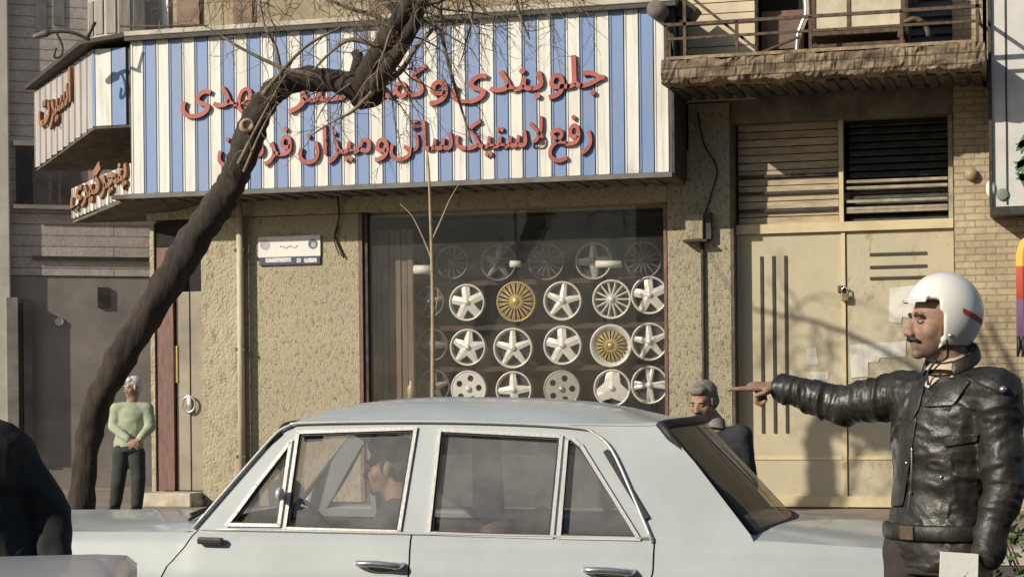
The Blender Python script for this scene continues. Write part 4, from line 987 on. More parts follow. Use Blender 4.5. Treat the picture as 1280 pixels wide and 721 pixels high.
for sgn in (1, -1):
    side_panel('front_wing', lambda z: s1(z)+gp, lambda z: XN, sgn, 40, wheels_x[0])
    d1 = side_panel('door', lambda z: s2(z)+gp, lambda z: s1(z)-gp, sgn)
    d2 = side_panel('door', lambda z: s3(z)+gp, lambda z: s2(z)-gp, sgn)
    side_panel('rear_wing', lambda z: XT, lambda z: s3(z)-gp, sgn, 44, wheels_x[1])
    for dd, (pa, pb) in ((d1, ((447, 703), (503, 706))), (d2, ((731, 711), (792, 714)))):
        p, q = cplane(*pa, .80), cplane(*pb, .80); h = MB(); h.smooth = True
        p.y = q.y = .805; h.tube(bez([p+Vector((0, -.01, 0)), p+Vector((-.015, .03, 0)), p.lerp(q, .5)+Vector((0, .036, .004)), q+Vector((.015, .03, 0)), q+Vector((0, -.01, 0))], 4), .013, 8)
        h.ell(q+Vector((.025, .02, 0)), (.016, .016, .016)); h.ell(q.lerp(p, .45)+Vector((0, -.003, -.012)), (.07, .006, .022))
        if sgn < 0: h.v = [mir(v) for v in h.v]
        h.build('handle', m_chrome, dd, local=True)
    p, q = cplane(247, 675, .79), cplane(279, 676, .79)
    if sgn > 0:
        h = MB(); h.bar(p+Vector((0, .0, 0)), q, .03, .028, bev=.008); h.build('indicator', M('dark_badge', (.05, .045, .04), .4), car, local=True)
    # chrome strip at the belt
    h = MB(); h.smooth = True; h.tube([Vector((x, sgn*(.745)*taper(x), .899+ztop(x))) for x in [fx-.02-(fx-.02-xr_)*i/12 for i in range(13)]], .006, 6); h.build('belt_trim', m_trim, car, local=True)
# dark inner shell, floor
b = MB(); b.box((XN-.25, -.70, .25), (-2.6, .70, .29)); b.box((.48, -.70, .29), (.50, .70, .80)); b.box((-1.95, -.70, .29), (-1.97, .70, .86)); b.box((.5, .715, .3), (-1.98, .722, .87)); b.box((.5, -.722, .3), (-1.98, -.715, .87)); b.build('floor_pan', m_cabin, car, local=True)
# hood and boot lid
def deck(name, xs, z0, z1, zc, cut=None):
    rows_ = []; n = 18
    for i in range(n+1):
        x = xs[0]+(xs[1]-xs[0])*i/n; row = []
        for j in range(15):
            v = -1+2*j/14; hw = .738*taper(x); zed = .897+ztop(x); cr = z0+(z1-z0)*i/n
            z = zed+(cr-zed)*(1-abs(v)**3.0)
            row.append(Vector((x, hw*v, z)))
        rows_.append(row)
    b = MB(); b.smooth = True; b.grid(rows_); return b.build(name, m_paint, car, local=True)
deck('bonnet', (XN, bA.x-.05), .885, .945, 0)
deck('boot_lid', (XT, bC.x+.06), .862, .945, 0)
for x, nm in ((XN, 'front_panel'), (XT, 'tail_panel')):
    prof2 = [(z+ztop(x)*max(0, (z-.6)/.3), y*taper(x)) for z, y in prof]
    b = MB(); b.prism([Vector((x, y, z)) for z, y in prof2]+[Vector((x, -y, z)) for z, y in reversed(prof2)], (-.01 if x > 0 else .01, 0, 0)); b.build(nm, m_paint, car, local=True)
    s = 1 if x > 0 else -1
    b = MB(); b.smooth = True; b.tube([Vector((x-.16*s, .84*taper(x), .5)), Vector((x+.06*s, .80*taper(x), .5)), Vector((x+.11*s, .6, .5)), Vector((x+.12*s, 0, .5)), Vector((x+.11*s, -.6, .5)), Vector((x+.06*s, -.80*taper(x), .5)), Vector((x-.16*s, -.84*taper(x), .5))], [(.055, .03)]*7, 10, ref=(0, 0, 1)); b.build('bumper', m_chrome, car, local=True)
    for yy in (-.56, .56):
        b = MB(); b.smooth = True
        if x > 0: b.lathe([(.10, 0), (.10, .02), (.085, .03), (.001, .045)], (x, yy*.92, .69), (1, 0, 0), 20); b.build('headlight', m_chrome, car, local=True)
        else: b.box((x-.012, yy-.11, .62), (x-.001, yy+.11, .76), .01); b.build('tail_light', M('tail_red', (.35, .03, .02), .3), car, local=True)
b = MB()
for i in range(9): z = .60+.022*i; b.box((XN+.001, -.42, z), (XN+.012, .42, z+.012))
b.build('grille', m_chrome, car, local=True)
# wheels
for x in wheels_x:
    for yy in (.66, -.66):
        t = MB(); t.smooth = True; s = 1 if yy > 0 else -1
        t.lathe([(.17, -.07), (.25, -.075), (.29, -.055), (.30, 0), (.29, .055), (.25, .075), (.17, .07)], (x, yy, .30), (0, s, 0), 32); ty = t.build('wheel', m_black, car, local=True)
        t = MB(); t.smooth = True; t.lathe([(.175, .05), (.165, .06), (.13, .04), (.09, .05), (.075, .085), (.001, .09)], (x, yy, .30), (0, s, 0), 28); t.build('hub_cap', m_chrome, ty, local=True)
# cabin: seats, dash, wheel, mirror
def bench(x, zt_, name):
    b = MB(); b.smooth = True; b.box((x-.10, -.62, .42), (x+.02, .62, zt_), .05); b.box((x, -.62, .40), (x+.48, .62, .54), .05); return b.build(name, m_seat, car, local=True)
bench(-1.02, .93, 'front_seat'); bench(-1.86, .95, 'rear_seat')
b = MB(); b.box((bA.x-.30, -.68, .70), (bA.x-.04, .68, .88), .05); b.build('dashboard', m_cabin, car, local=True)
b = MB(); b.smooth = True; c = Vector((-.28, .36, .84)); ax = Vector((-.85, 0, .5)).normalized(); e1 = Vector((0, 1, 0)); e2 = ax.cross(e1)
b.tube([c+(e1*math.cos(t)+e2*math.sin(t))*.195 for t in [2*math.pi*i/24 for i in range(24)]], .012, 8, closed=True); b.bar(c-e1*.19, c+e1*.19, .03, .012); b.tube([c, c-ax*.25], .02, 8); b.build('steering_wheel', m_cabin, car, local=True)
mp = ICAR.to_3x3() @ ray(392, 543); mp = CCAM+mp*((.05-CCAM.y)/mp.y); b = MB(); b.smooth = True; b.box(mp+Vector((-.015, -.11, -.03)), mp+Vector((.015, .11, .03)), .012); b.tube([mp, mp+Vector((.05, 0, .06))], .008, 6); b.build('rear_view_mirror', m_cabin, car, local=True)
b = MB(); b.smooth = True; c = cside(350, 617, .05); b.ell(c, (.018, .03, .028)); b.tube([c, cside(352, 622, -.005)], .008, 6); b.build('wing_mirror', m_trim, car, local=True)
b = MB(); b.smooth = True; b.tube([Vector((bA.x+.16, .3, bA.z+.045)), Vector((bA.x+.09, -.15, bA.z+.10))], .008, 6); b.tube([Vector((bA.x+.10, .48, bA.z+.035)), Vector((bA.x+.04, .10, bA.z+.12))], .008, 6); b.build('wiper', m_seal, car, local=True)

# ------------------------------------------------------------------ the near pale car, only its boot end in view
m_paint2 = M('grey_lilac_paint', (.45, .45, .46), .35, var=.03, vs=1.5, bst=0, coat=.4)
cx = W((168-640)/FPX*4.45*1.0, 4.45, 0)
c2 = empty('saloon_car', cx, 'light grey car with only its flat boot corner showing at the lower left', 'car'); c2.rotation_euler = (0, 0, math.atan2(RV.y, RV.x)+R(11))
def ring2(x, k, zt_, hw):                                             # cross-section with rounded shoulders, nearest side at y = 0
    ps = [(.0, .25), (-.03, .5), (-.0, .80)]; r = .07
    out_ = [Vector((x, 0+.03, .25)), Vector((x, 0, .5)), Vector((x, .02, zt_-.08))]
    for i in range(5): a = i*math.pi/8; out_.append(Vector((x, .02+r-r*math.cos(a), zt_-r+r*math.sin(a)-.0)))
    w = 2*hw; out_ += [Vector((x, w*.3, zt_+.012)), Vector((x, w*.5, zt_+.015))]
    return out_+[Vector((p.x, w-p.y, p.z)) for p in reversed(out_[:-1])]
bz_ = CAM_H-(688-497)/FPX*5.8-.015
xs = [-4.2, -4.1, -3.2, -2.9, -1.3, -1.0, -.12, -.03, 0]; zs = [.80, bz_-.08, bz_-.05, bz_, bz_, bz_, bz_, bz_-.006, bz_-.03]
rows_ = [ring2(x, 0, z, .78) for x, z in zip(xs, zs)]
b = MB(); b.smooth = True; b.grid(rows_); b.add(rows_[-1], [tuple(range(len(rows_[-1])))]); b.add(rows_[0], [tuple(reversed(range(len(rows_[0]))))]); b.build('body', m_paint2, c2, local=True)
b = MB(); b.smooth = True; pr = [(-3.0, bz_), (-2.4, bz_+.46), (-1.5, bz_+.47), (-1.05, bz_)]
for y0_, y1_, w in ((.10, .24, 0),): b.grid([[Vector((x, .10+.0, z)) if z == bz_ else Vector((x, .24, z)) for x, z in pr], [Vector((x, .78, z+.03)) for x, z in pr], [Vector((x, 1.46, z)) if z == bz_ else Vector((x, 1.32, z)) for x, z in pr]])
b.build('roof', m_paint2, c2, local=True)
b = MB(); b.prism([Vector((-2.85, .12, bz_+.03)), Vector((-2.4, .225, bz_+.42)), Vector((-1.5, .225, bz_+.42)), Vector((-1.2, .12, bz_+.03))], (0, .02, 0)); b.build('side_window', m_black, c2, local=True)
for x in (-.75, -3.35):
    for y in (.06, 1.5):
        t = MB(); t.smooth = True; t.lathe([(.001, -.07), (.25, -.075), (.29, -.055), (.30, 0), (.29, .055), (.25, .075), (.15, .06), (.001, .07)], (x, y, .30), (0, -1 if y < 1 else 1, 0), 28); t.build('wheel', m_black, c2, local=True)
b = MB(); b.smooth = True; b.tube([Vector((-.1, -.03, .48)), Vector((.05, .02, .48)), Vector((.07, .3, .48)), Vector((.07, 1.26, .48)), Vector((.05, 1.54, .48)), Vector((-.1, 1.59, .48))], [(.05, .03)]*6, 10, ref=(0, 0, 1)); b.build('bumper', m_chrome, c2, local=True)
for y in (.12, 1.2): b = MB(); b.box((.001, y, .62), (.014, y+.22, .74), .008); b.build('tail_light', bpy.data.materials['tail_red'], c2, local=True)
# ------------------------------------------------------------------ people
m_skin = M('tanned_skin', (.31, .185, .125), .6, var=.2, vs=14, bs=160, bst=.06)
m_hair = M('black_hair', (.022, .018, .015), .6, var=.3, vs=40, bs=120, bst=.4)
m_grey = M('grey_hair', (.20, .17, .14), .7, var=.3, vs=40, bs=120, bst=.4)
m_eye = M('eye_white', (.30, .26, .23), .3, var=0, bst=0)
def frame(fwd):
    f = Vector(fwd).normalized(); l = Vector((-f.y, f.x, 0)).normalized(); u = f.cross(l); return f, l, u
def head(b, c, fwd, s=1.0, neck=None):
    f, l, u = frame(fwd); Q = Matrix((f, l, u)).transposed()
    P = lambda x, y, z: Vector(c)+(f*x+l*y+u*z)*s
    E = lambda x, y, z, a, e, g: b.ell(P(x, y, z), (a*s, e*s, g*s), Q)
    E(-.014, 0, .034, .100, .077, .086); E(.028, 0, -.03, .062, .062, .088); E(.030, 0, -.075, .056, .050, .042); E(.072, 0, -.101, .021, .022, .018)
    b.cap(P(.082, 0, .012), P(.110, 0, -.034), .0095*s, .0135*s); b.ell(P(.100, .012, -.038), (.012*s,)*3); b.ell(P(.100, -.012, -.038), (.012*s,)*3)
    b.cap(P(.078, -.036, .021), P(.078, .036, .021), .0125*s, .0125*s)
    for q in (-1, 1):
        E(.046, q*.036, -.028, .033, .030, .036); E(-.006, q*.079, -.012, .020, .009, .031)
    b.cap(P(.086, -.018, -.063), P(.086, .018, -.063), .0085*s, .0085*s); b.cap(P(.083, -.016, -.078), P(.083, .016, -.078), .009*s, .009*s)
    n0 = P(-.02, 0, -.07); b.cap(n0, neck if neck is not None else P(-.04, 0, -.19), .056*s, .064*s)
    return P
def head_extras(P, parent, s, hair_m, brow=True, moustache=False):
    e = MB(); e.smooth = True
    for q in (-1, 1): e = MB(); e.smooth = True; e.ell(P(.0755, q*.033, .000), (.011*s, .013*s, .0065*s)); eo = e.build('eye', m_eye, parent, local=True); e = MB(); e.smooth = True; e.ell(P(.0845, q*.033, .000), (.003*s, .006*s, .006*s)); e.build('iris', m_hair, eo, local=True)
    for q in (-1, 1): e = MB(); e.smooth = True; e.tube([P(.088, q*.014, .020), P(.090, q*.03, .024), P(.078, q*.052, .018)], [.005*s, .0075*s, .004*s], 7); e.build('eyebrow', hair_m, parent, local=True)
    if moustache:
        e = MB(); e.smooth = True; e.tube([P(.080, -.036, -.063), P(.097, -.018, -.054), P(.102, 0, -.051), P(.097, .018, -.054), P(.080, .036, -.063)], [.004*s, .0085*s, .009*s, .0085*s, .004*s], 8); e.build('moustache', hair_m, parent, local=True)
def hand(b, w, d, n, side, pose='relaxed', s=1.0):
    """w wrist, d direction, n back-of-hand normal, side = +1/-1 thumb side along n x d"""
    d = Vector(d).normalized(); n = Vector(n); n = (n-d*n.dot(d)).normalized(); t = n.cross(d)*side; w = Vector(w)
    b.cap(w-d*.02*s, w+d*.03*s, .025*s, .028*s, flat=(.72, 1.05), ref=n)
    b.cap(w+d*.035*s, w+d*.075*s, .036*s, .040*s, flat=(.40, 1.0), ref=n)
    ln = [.040, .046, .044, .034]; tight = pose == 'point'
    for i in range(4):
        base = w+d*(.088-.004*abs(i-1))*s+t*(.030-.020*i)*s
        curl = {'point': (.04 if i == 0 else 1.7), 'relaxed': .32+.08*i, 'hold': .75, 'fist': 1.3}[pose]; dd = d.copy(); p = base-d*.02*s
        dd0 = d
        for k, f in enumerate((1.0, .68, .55)):
            an = curl*(k+1)*(.8 if pose != 'point' or i else 1); v = d*math.cos(an)-n*math.sin(an); q = p+v*(ln[i]*f*(.72 if tight and i else 1.0)+(.02 if k == 0 else 0))*s
            b.cap(p, q, (.0102-.0008*k)*s, (.0095-.0008*k)*s, 10); p = q
    p = w+d*.025*s+t*.024*s; q = p+(d*.55+t*.75-n*.15).normalized()*.042*s; r_ = q+(d*.9+t*.25-n*.3).normalized()*.032*s
    b.cap(p, q, .0135*s, .011*s); b.cap(q, r_, .0105*s, .009*s)
def folds(me, segs, amp, fa=13, fp=4.5):                                # creases running across each limb or the trunk
    n = len(me.vertices); nr = [v.normal.copy() for v in me.vertices]; S_ = [(Vector(a), Vector(e)-Vector(a)) for a, e in segs]
    for i, v in enumerate(me.vertices):
        best = None
        for a, d in S_:
            t = max(0, min(1, (v.co-a).dot(d)/d.length_squared)); q = a+d*t; L = (v.co-q).length
            if best is None or L < best[0]: best = (L, d, a)
        _, d, a = best; du = d.normalized(); al = (v.co-a).dot(du); pe = (v.co-a)-du*al
        warp = noise.noise(v.co*6)*.05; p = du*((al+warp)*fa)+pe*fp
        r1 = (1-abs(noise.noise(p)))**3; r2 = (1-abs(noise.noise(p*2.1+Vector((5, 2, 8)))))**3; r3 = noise.noise(v.co*5+Vector((9, 9, 1))); r4 = (1-abs(noise.noise(p*3.9+Vector((1, 7, 3)))))**4; r2 += r4*.45
        k_ = .62 if a is S_[-1][0] else 1.0; v.co = v.co+nr[i]*(amp*k_*(r1*.9+r2*.4-.55+r3*.8))
def limb(b, a, m, e, ra, rm, re, k=1.0): b.cap(a, m, ra*k, rm*k, 16); b.cap(m, e, rm*k, re*k, 16)
def wrinkle(me, amp, sc_, stretch=(1, 1, 1)):
    n = len(me.vertices); co = [0.0]*(3*n); me.vertices.foreach_get('co', co); nr = [v.normal.copy() for v in me.vertices]
    for i, v in enumerate(me.vertices):
        p = Vector((v.co.x*stretch[0], v.co.y*stretch[1], v.co.z*stretch[2]))*sc_
        q = 1-abs(noise.noise(p))*2.2; q2 = 1-abs(noise.noise(p*2.3+Vector((3, 1, 7))))*2.2
        v.co = v.co+nr[i]*(amp*(q*.7+q2*.35-.4))
def person(name, label, root, J, fwd, hfwd, top_m, leg_m, hair_m, voxel=.009, coat=1.0, skirt=0.0, hair='short', moustache=False, hands=('relaxed', 'relaxed'), wr=(.006, 9), shirt=None, s=1.0, group=None):
    t = empty('person', root[0], label, 'person', group, rz=root[1]); V = {k: Vector(v) for k, v in J.items()}
    f, l, u = frame(fwd); b = MB(); b.smooth = True
    P = head(b, V['head'], hfwd, s, V['neck'])
    ch, pe = V['chest'], V['pelvis']
    def torso(b, k, drop=0.0):
        pts = [pe-(ch-pe).normalized()*(.06+drop), pe, pe.lerp(ch, .4), pe.lerp(ch, .75), ch, ch.lerp(V['neck'], .45), ch.lerp(V['neck'], .8)]
        rs = [(.155, .105), (.168, .118), (.150, .112), (.172, .122), (.188, .122), (.150, .095), (.075, .065)]
        b.tube(pts, [(a*k*s, c*k*s) for a, c in rs], 24, True, ref=l)
    torso(b, .90)
    for q in ('l', 'r'):
        b.cap(ch.lerp(V['neck'], .35), V['sh'+q], .06*s, .055*s)
        limb(b, V['sh'+q], V['el'+q], V['wr'+q], .050*s, .040*s, .028*s)
        limb(b, V['hip'+q], V['kn'+q], V['an'+q], .080*s, .055*s, .042*s)
        b.cap(V['an'+q]+Vector((0, 0, -.03)), V['an'+q]+f*.13*s+Vector((0, 0, -.055)), .040*s, .032*s)
        hd = V.get('hd'+q, (V['wr'+q]-V['el'+q]).normalized()); hn = V.get('hn'+q, l*(1 if q == 'l' else -1)); hand(b, V['wr'+q], hd, hn, V.get('hs'+q, Vector((1 if q == 'l' else -1, 0, 0))).x, hands[0 if q == 'l' else 1], s)
    body = mesh_obj('body', skin_of(b, voxel, 3), m_skin, t)
    head_extras(P, t, s, hair_m, moustache=moustache)
    # jacket
    b = MB(); torso(b, 1.06*coat, skirt)
    for q in ('l', 'r'):
        b.cap(ch.lerp(V['neck'], .25), V['sh'+q], .085*s*coat, .078*s*coat); e = V['wr'+q]-(V['wr'+q]-V['el'+q]).normalized()*.015
        limb(b, V['sh'+q], V['el'+q], e, .075*s, .062*s, .045*s, coat)
    me = skin_of(b, voxel*1.1, 5)
    if wr == 'folds': folds(me, [(V['shl'], V['ell']), (V['ell'], V['wrl']), (V['shr'], V['elr']), (V['elr'], V['wrr']), (pe, V['neck'])], .012)
    else: wrinkle(me, *wr)
    jk = mesh_obj('jacket', me, top_m, t)
    for p in me.polygons: p.use_smooth = True
    b = MB(); b.tube([pe+(ch-pe)*.12, pe, pe+Vector((0, 0, -.08))], [(.160*s, .115*s), (.172*s, .124*s), (.165*s, .12*s)], 24, True, ref=l)
    for q in ('l', 'r'): limb(b, V['hip'+q], V['kn'+q], V['an'+q]+Vector((0, 0, .01)), .100*s, .082*s, .072*s)
    me = skin_of(b, voxel*1.2, 5); wrinkle(me, .006, 7, (1, 1, .6)); mesh_obj('trousers', me, leg_m, t)
    for q in ('l', 'r'): b = MB(); b.smooth = True; b.cap(V['an'+q]+Vector((0, 0, -.035))-f*.03, V['an'+q]+f*.15*s+Vector((0, 0, -.055)), .050*s, .040*s, flat=(.9, 1)); b.build('shoe', m_black, t, local=True)
    if hair == 'short':
        b = MB(); b.smooth = True; f2, l2, u2 = frame(hfwd); Q = Matrix((f2, l2, u2)).transposed()
        b.ell(P(-.024, 0, .050), (.100*s, .083*s, .083*s), Q); b.ell(P(-.060, 0, -.005), (.058*s, .076*s, .070*s), Q); b.ell(P(.045, 0, .088), (.05*s, .06*s, .035*s), Q)
        for q in (-1, 1): b.cap(P(.012, q*.072, .02), P(.014, q*.073, -.018), .013*s, .008*s)
        me = skin_of(b, .007, 2); wrinkle(me, .0035, 70); mesh_obj('hair', me, hair_m, t)
    if shirt:
        b = MB(); b.smooth = True; nk = V['neck']; b.tube([nk-u*.03+f*.01, nk+u*.015, nk+u*.035-f*.003], [(.082*s, .078*s), (.068*s, .066*s), (.062*s, .062*s)], 20, False, ref=l); b.build('shirt_collar', shirt, t, local=True)
    return t, P, V, (f, l, u)
# leather
def leather(name):
    m, nt, b = new_mat(name); v = coords(nt)
    n1 = tex(nt, v, 7, 5, .6); n2 = tex(nt, v, 130, 3, .5); n3 = tex(nt, v, 15, 4, .65)
    nt.links.new(ramp(nt, n3.outputs[0], [(.35, (.013, .011, .009)), (.7, (.036, .032, .026))]), b.inputs['Base Color'])
    rr_ = ramp(nt, n1.outputs[0], [(.3, (.33,)*3), (.7, (.58,)*3)]); nt.links.new(rr_, b.inputs['Roughness'])
    ad = nt.nodes.new('ShaderNodeMath'); ad.operation = 'MULTIPLY_ADD'; nt.links.new(n2.outputs[0], ad.inputs[0]); ad.inputs[1].default_value = .05; nt.links.new(n1.outputs[0], ad.inputs[2])
    bump(nt, b, ad.outputs[0], .35, .03); b.inputs['Specular IOR Level'].default_value = .5; return m
m_leather = leather('black_leather')
m_trous = M('dark_brown_trousers', (.035, .027, .022), .85, var=.2, vs=12)
m_cream = M('cream_shirt', (.50, .42, .30), .8, var=.1)
m_helmet = M('white_helmet', (.72, .71, .67), .25, var=.03, vs=2, bst=.0, coat=.5)

# --- the police officer: local x = right in the photo, y = away, z = up
S3 = 390.0
def K(px, py, y=0.0): k = (6.15+y)/6.15; return Vector(((px-640)/FPX*(6.15+y)-(1185-640)/FPX*6.15, y, CAM_H-(py-HOR+.01*(px-640))/FPX*(6.15+y)))
proot = (W((1185-640)/FPX*6.15, 6.15, 0), math.atan2(RV.y, RV.x))
J = dict(head=K(1176, 403, -.0), neck=K(1190, 456, .02), chest=K(1186, 514, .03), pelvis=K(1170, 684, .03),
         shl=K(1246, 493, -.14), ell=K(1254, 606, -.17), wrl=K(1231, 696, -.20),
         shr=K(1128, 493, .15), elr=K(1052, 507, .27), wrr=K(975, 484, .36),
         hipl=K(1200, 690, -.03), knl=K(1197, 880, -.05), anl=K(1200, 1030, -.02), hipr=K(1140, 688, .08), knr=K(1138, 880, .07), anr=K(1136, 1030, .10))
for q in ('anl', 'anr'): J[q].z = .095
J['hdr'] = Vector((-.97, .12, .05)); J['hnr'] = Vector((.05, -.25, 1)); J['hsr'] = Vector((1, 0, 0))
J['hdl'] = Vector((-.25, -.1, -1)); J['hnl'] = Vector((.6, -.8, 0)); J['hsl'] = Vector((-1, 0, 0))
cop, P, V, (f, l, u) = person('police', 'police officer in white helmet and black leather jacket pointing left with outstretched arm', proot, J, (-.80, -.60, 0), (-.99, -.13, .02), m_leather, m_trous, m_hair,
    voxel=.0055, coat=1.05, skirt=.01, hair=None, moustache=True, hands=('hold', 'point'), wr='folds', shirt=m_cream)
def stubbled(c, r):                                                  # unshaven lower face: darker skin round the mouth and jaw
    m = m_skin.copy(); m.name = 'stubbled_skin'; nt = m.node_tree; b = nt.nodes['Principled BSDF']; src = b.inputs['Base Color'].links[0].from_socket
    tc = nt.nodes.new('ShaderNodeTexCoord'); d = nt.nodes.new('ShaderNodeVectorMath'); d.operation = 'DISTANCE'; d.inputs[1].default_value = c
    nt.links.new(tc.outputs['Object'], d.inputs[0]); f_ = ramp(nt, d.outputs['Value'], [(r*.55, (.75, .75, .75)), (r, (0, 0, 0))])
    n = tex(nt, tc.outputs['Object'], 420, 2); g = mixc(nt, 1.0, f_, ramp(nt, n.outputs[0], [(.3, (.35,)*3), (.6, (1, 1, 1))]), 'MULTIPLY')
    nt.links.new(mixc(nt, g, src, (.085, .062, .05)), b.inputs['Base Color']); return m
next(o for o in cop.children if o.name.startswith('body')).data.materials[0] = stubbled(P(.035, 0, -.095), .085)
hf, hl, hu = frame((-.99, -.13, .02)); HQ = Matrix((hf, hl, hu)).transposed()
# helmet: open face shell cut from an ellipsoid, thick rim, peak
def shell(rx, ry, rz, c, keep):
    b = MB(); b.smooth = True; nu, nv = 56, 40; vs = {}; 
    pts_ = [[Vector((rx*math.sin(math.pi*i/nv)*math.cos(2*math.pi*j/nu), ry*math.sin(math.pi*i/nv)*math.sin(2*math.pi*j/nu), rz*math.cos(math.pi*i/nv))) for j in range(nu)] for i in range(nv+1)]
    for i in range(nv):
        for j in range(nu):
            q = [pts_[i][j], pts_[i+1][j], pts_[i+1][(j+1) % nu], pts_[i][(j+1) % nu]]; m_ = sum(q, Vector())/4
            if keep(m_): b.add([c+HQ @ p for p in q], [(0, 1, 2, 3)])
    return b
hc = P(-.012, 0, .030)
def keep(p):
    if p.x > .055 and p.z < .044: return False
    if p.x > .026 and p.z < -.0: return p.x <= .038
    if p.z < -.106: return False
    return True
b = shell(.128, .116, .133, hc, keep)
me = b.mesh('helmet', []); bm = bmesh.new(); bm.from_mesh(me); bmesh.ops.remove_doubles(bm, verts=bm.verts, dist=1e-4); bmesh.ops.recalc_face_normals(bm, faces=bm.faces); bm.to_mesh(me); bm.free()
me = modified(me, [('SMOOTH', dict(factor=.5, iterations=3)), ('SOLIDIFY', dict(thickness=.022, offset=-1)), ('SUBSURF', dict(levels=1, render_levels=1))])
me.polygons.foreach_set('use_smooth', [True]*len(me.polygons)); hm = mesh_obj('helmet', me, m_helmet, cop)
b = MB(); b.smooth = True; rows_ = []
for k, (ex, dz) in enumerate(((0, .0), (.010, -.004), (.018, -.010), (.020, -.014))):
    rows_.append([hc+HQ @ Vector((math.sqrt(max(0, 1-(y/.116)**2))*(.113+ex), y, .052+dz)) for y in [-.084+.168*i/14 for i in range(15)]])
b.grid(rows_); b.grid([[p-hu*.006 for p in r_] for r_ in rows_]); b.build('peak', m_helmet, hm, local=True)
b = MB()
for (x0, z0), (x1, z1) in (((-.020, .004), (-.104, -.030)),):
    n = 8; ro = []
    for i in range(n+1):
        t = i/n; x = x0+(x1-x0)*t; z = z0+(z1-z0)*t; r_ = []
        for dz in (-.0085, .0085):
            zz = z+dz; yy = .116*math.sqrt(max(.02, 1-(x/.128)**2-(zz/.133)**2))+.0015; r_.append(hc+HQ @ Vector((x, yy, zz)))
        ro.append(r_)
    b.grid(ro)
b.smooth = True; b.build('red_stripe', M('red_stripe', (.42, .06, .03), .5), hm, local=True)
b = MB(); x, z = .012, -.075; yy = .116*math.sqrt(1-(x/.128)**2-(z/.133)**2); c = hc+HQ @ Vector((x, yy, z)); b.smooth = True; b.tube([c-hl*.004, c+hl*.004], .007, 10); b.build('snap_button', m_chrome, hm, local=True)
b = MB(); b.smooth = True; b.tube(bez([hc+HQ @ Vector((.03, .11, -.09)), P(.0, .07, -.11), P(.02, .045, -.125), P(.045, .0, -.120), P(.02, -.045, -.125), hc+HQ @ Vector((.03, -.11, -.09))], 4), .004, 6); b.tube(bez([P(.025, .045, -.12), P(.05, .03, -.16), P(.05, .035, -.2)], 4), .004, 6); b.build('chin_strap', m_black, hm, local=True)
# collar, lapels, epaulettes, zip, belt
def slabm(name, pts, th, m_=m_leather, nrm=None):
    b = MB(); pts = [Vector(p) for p in pts]; nrm = nrm or (pts[1]-pts[0]).cross(pts[2]-pts[0]).normalized(); b.prism(pts, nrm*th)
    o = MB(); me = b.mesh('x', []); me = modified(me, [('BEVEL', dict(width=.004, segments=2)), ]); me.polygons.foreach_set('use_smooth', [True]*len(me.polygons)); return mesh_obj(name, me, m_, cop)
toc = Vector((0, -1, 0))
b = MB(); b.smooth = True; nk = V['neck']; ring = [nk+(f*math.cos(t)*.078+l*math.sin(t)*.088)+Vector((0, 0, .044-.036*math.cos(t))) for t in [R(35)+R(290)*i/20 for i in range(21)]]
rows_ = [ring, [p+(p-nk).normalized()*.018-Vector((0, 0, .055)) for p in ring]]; b.grid(rows_); me = modified(b, [('SOLIDIFY', dict(thickness=.012)), ('SUBSURF', dict(levels=2, render_levels=2))]); me.polygons.foreach_set('use_smooth', [True]*len(me.polygons)); mesh_obj('collar', me, m_leather, cop)
def onfront(px, py, off=.0):                                         # point in front of the jacket surface as seen from the street
    jm = next(o for o in cop.children if o.name.startswith('jacket')).data
    return K(px, py, -.2)
from mathutils.bvhtree import BVHTree
jk = next(o for o in cop.children if o.name.startswith('jacket'))
_bv = BVHTree.FromPolygons([v.co for v in jk.data.vertices], [p.vertices for p in jk.data.polygons])
def onj(px, py, off=.004):
    o = K(0+px, py, -6.15+.2); d = (K(px, py, 0)-o).normalized(); h = _bv.ray_cast(o, d)
    if h[0] is None: h = _bv.find_nearest(K(px, py, -.1))
    return h[0]+h[1]*off if h[1].dot(d) < 0 else h[0]-h[1]*off
def patch(name, quad, m_, th=.006, n=8, parent=None):                # a panel following the jacket
    a, e, c, d = [Vector((p[0], p[1], 0)) for p in quad]; rows_ = []
    for i in range(n+1):
        t = i/n; p0, p1 = a.lerp(e, t), d.lerp(c, t); rows_.append([onj(*(p0.lerp(p1, j/5)).to_2d(), .005) for j in range(6)])
    b = MB(); b.grid(rows_); me = b.mesh('p', [])
    me = modified(me, [('SMOOTH', dict(factor=.5, iterations=3)), ('SOLIDIFY', dict(thickness=th, offset=0)), ('SUBSURF', dict(levels=1, render_levels=1))]); me.polygons.foreach_set('use_smooth', [True]*len(me.polygons)); return mesh_obj(name, me, m_, parent or cop)
patch('lapel', [(1196, 462), (1216, 476), (1192, 510), (1150, 512)], m_leather)
patch('lapel', [(1162, 468), (1150, 512), (1134, 540), (1136, 492)], m_leather)
patch('shirt_front', [(1164, 462), (1188, 462), (1160, 488), (1156, 484)], m_cream, .003)
patch('zip', [(1105, 556), (1108, 556), (1100, 640), (1097, 640)], m_chrome, .003)
patch('front_flap', [(1128, 520), (1150, 512), (1128, 640), (1112, 640)], m_leather)
patch('pocket_flap', [(1178, 546), (1226, 540), (1224, 552), (1178, 560)], m_leather)
ep = patch('epaulette', [(1218, 462), (1262, 484), (1258, 496), (1212, 474)], m_leather, .008)
c = onj(1253, 486, .012); b = MB(); b.smooth = True; b.ell(c, (.011, .011, .011)); b.build('button', m_chrome, ep, local=True)
b = MB(); b.smooth = True
for px, py in ((1176, 596), (1134, 578), (1138, 616)): b.ell(onj(px, py, .004), (.006, .006, .006))
b.build('stud', m_chrome, jk, local=True)
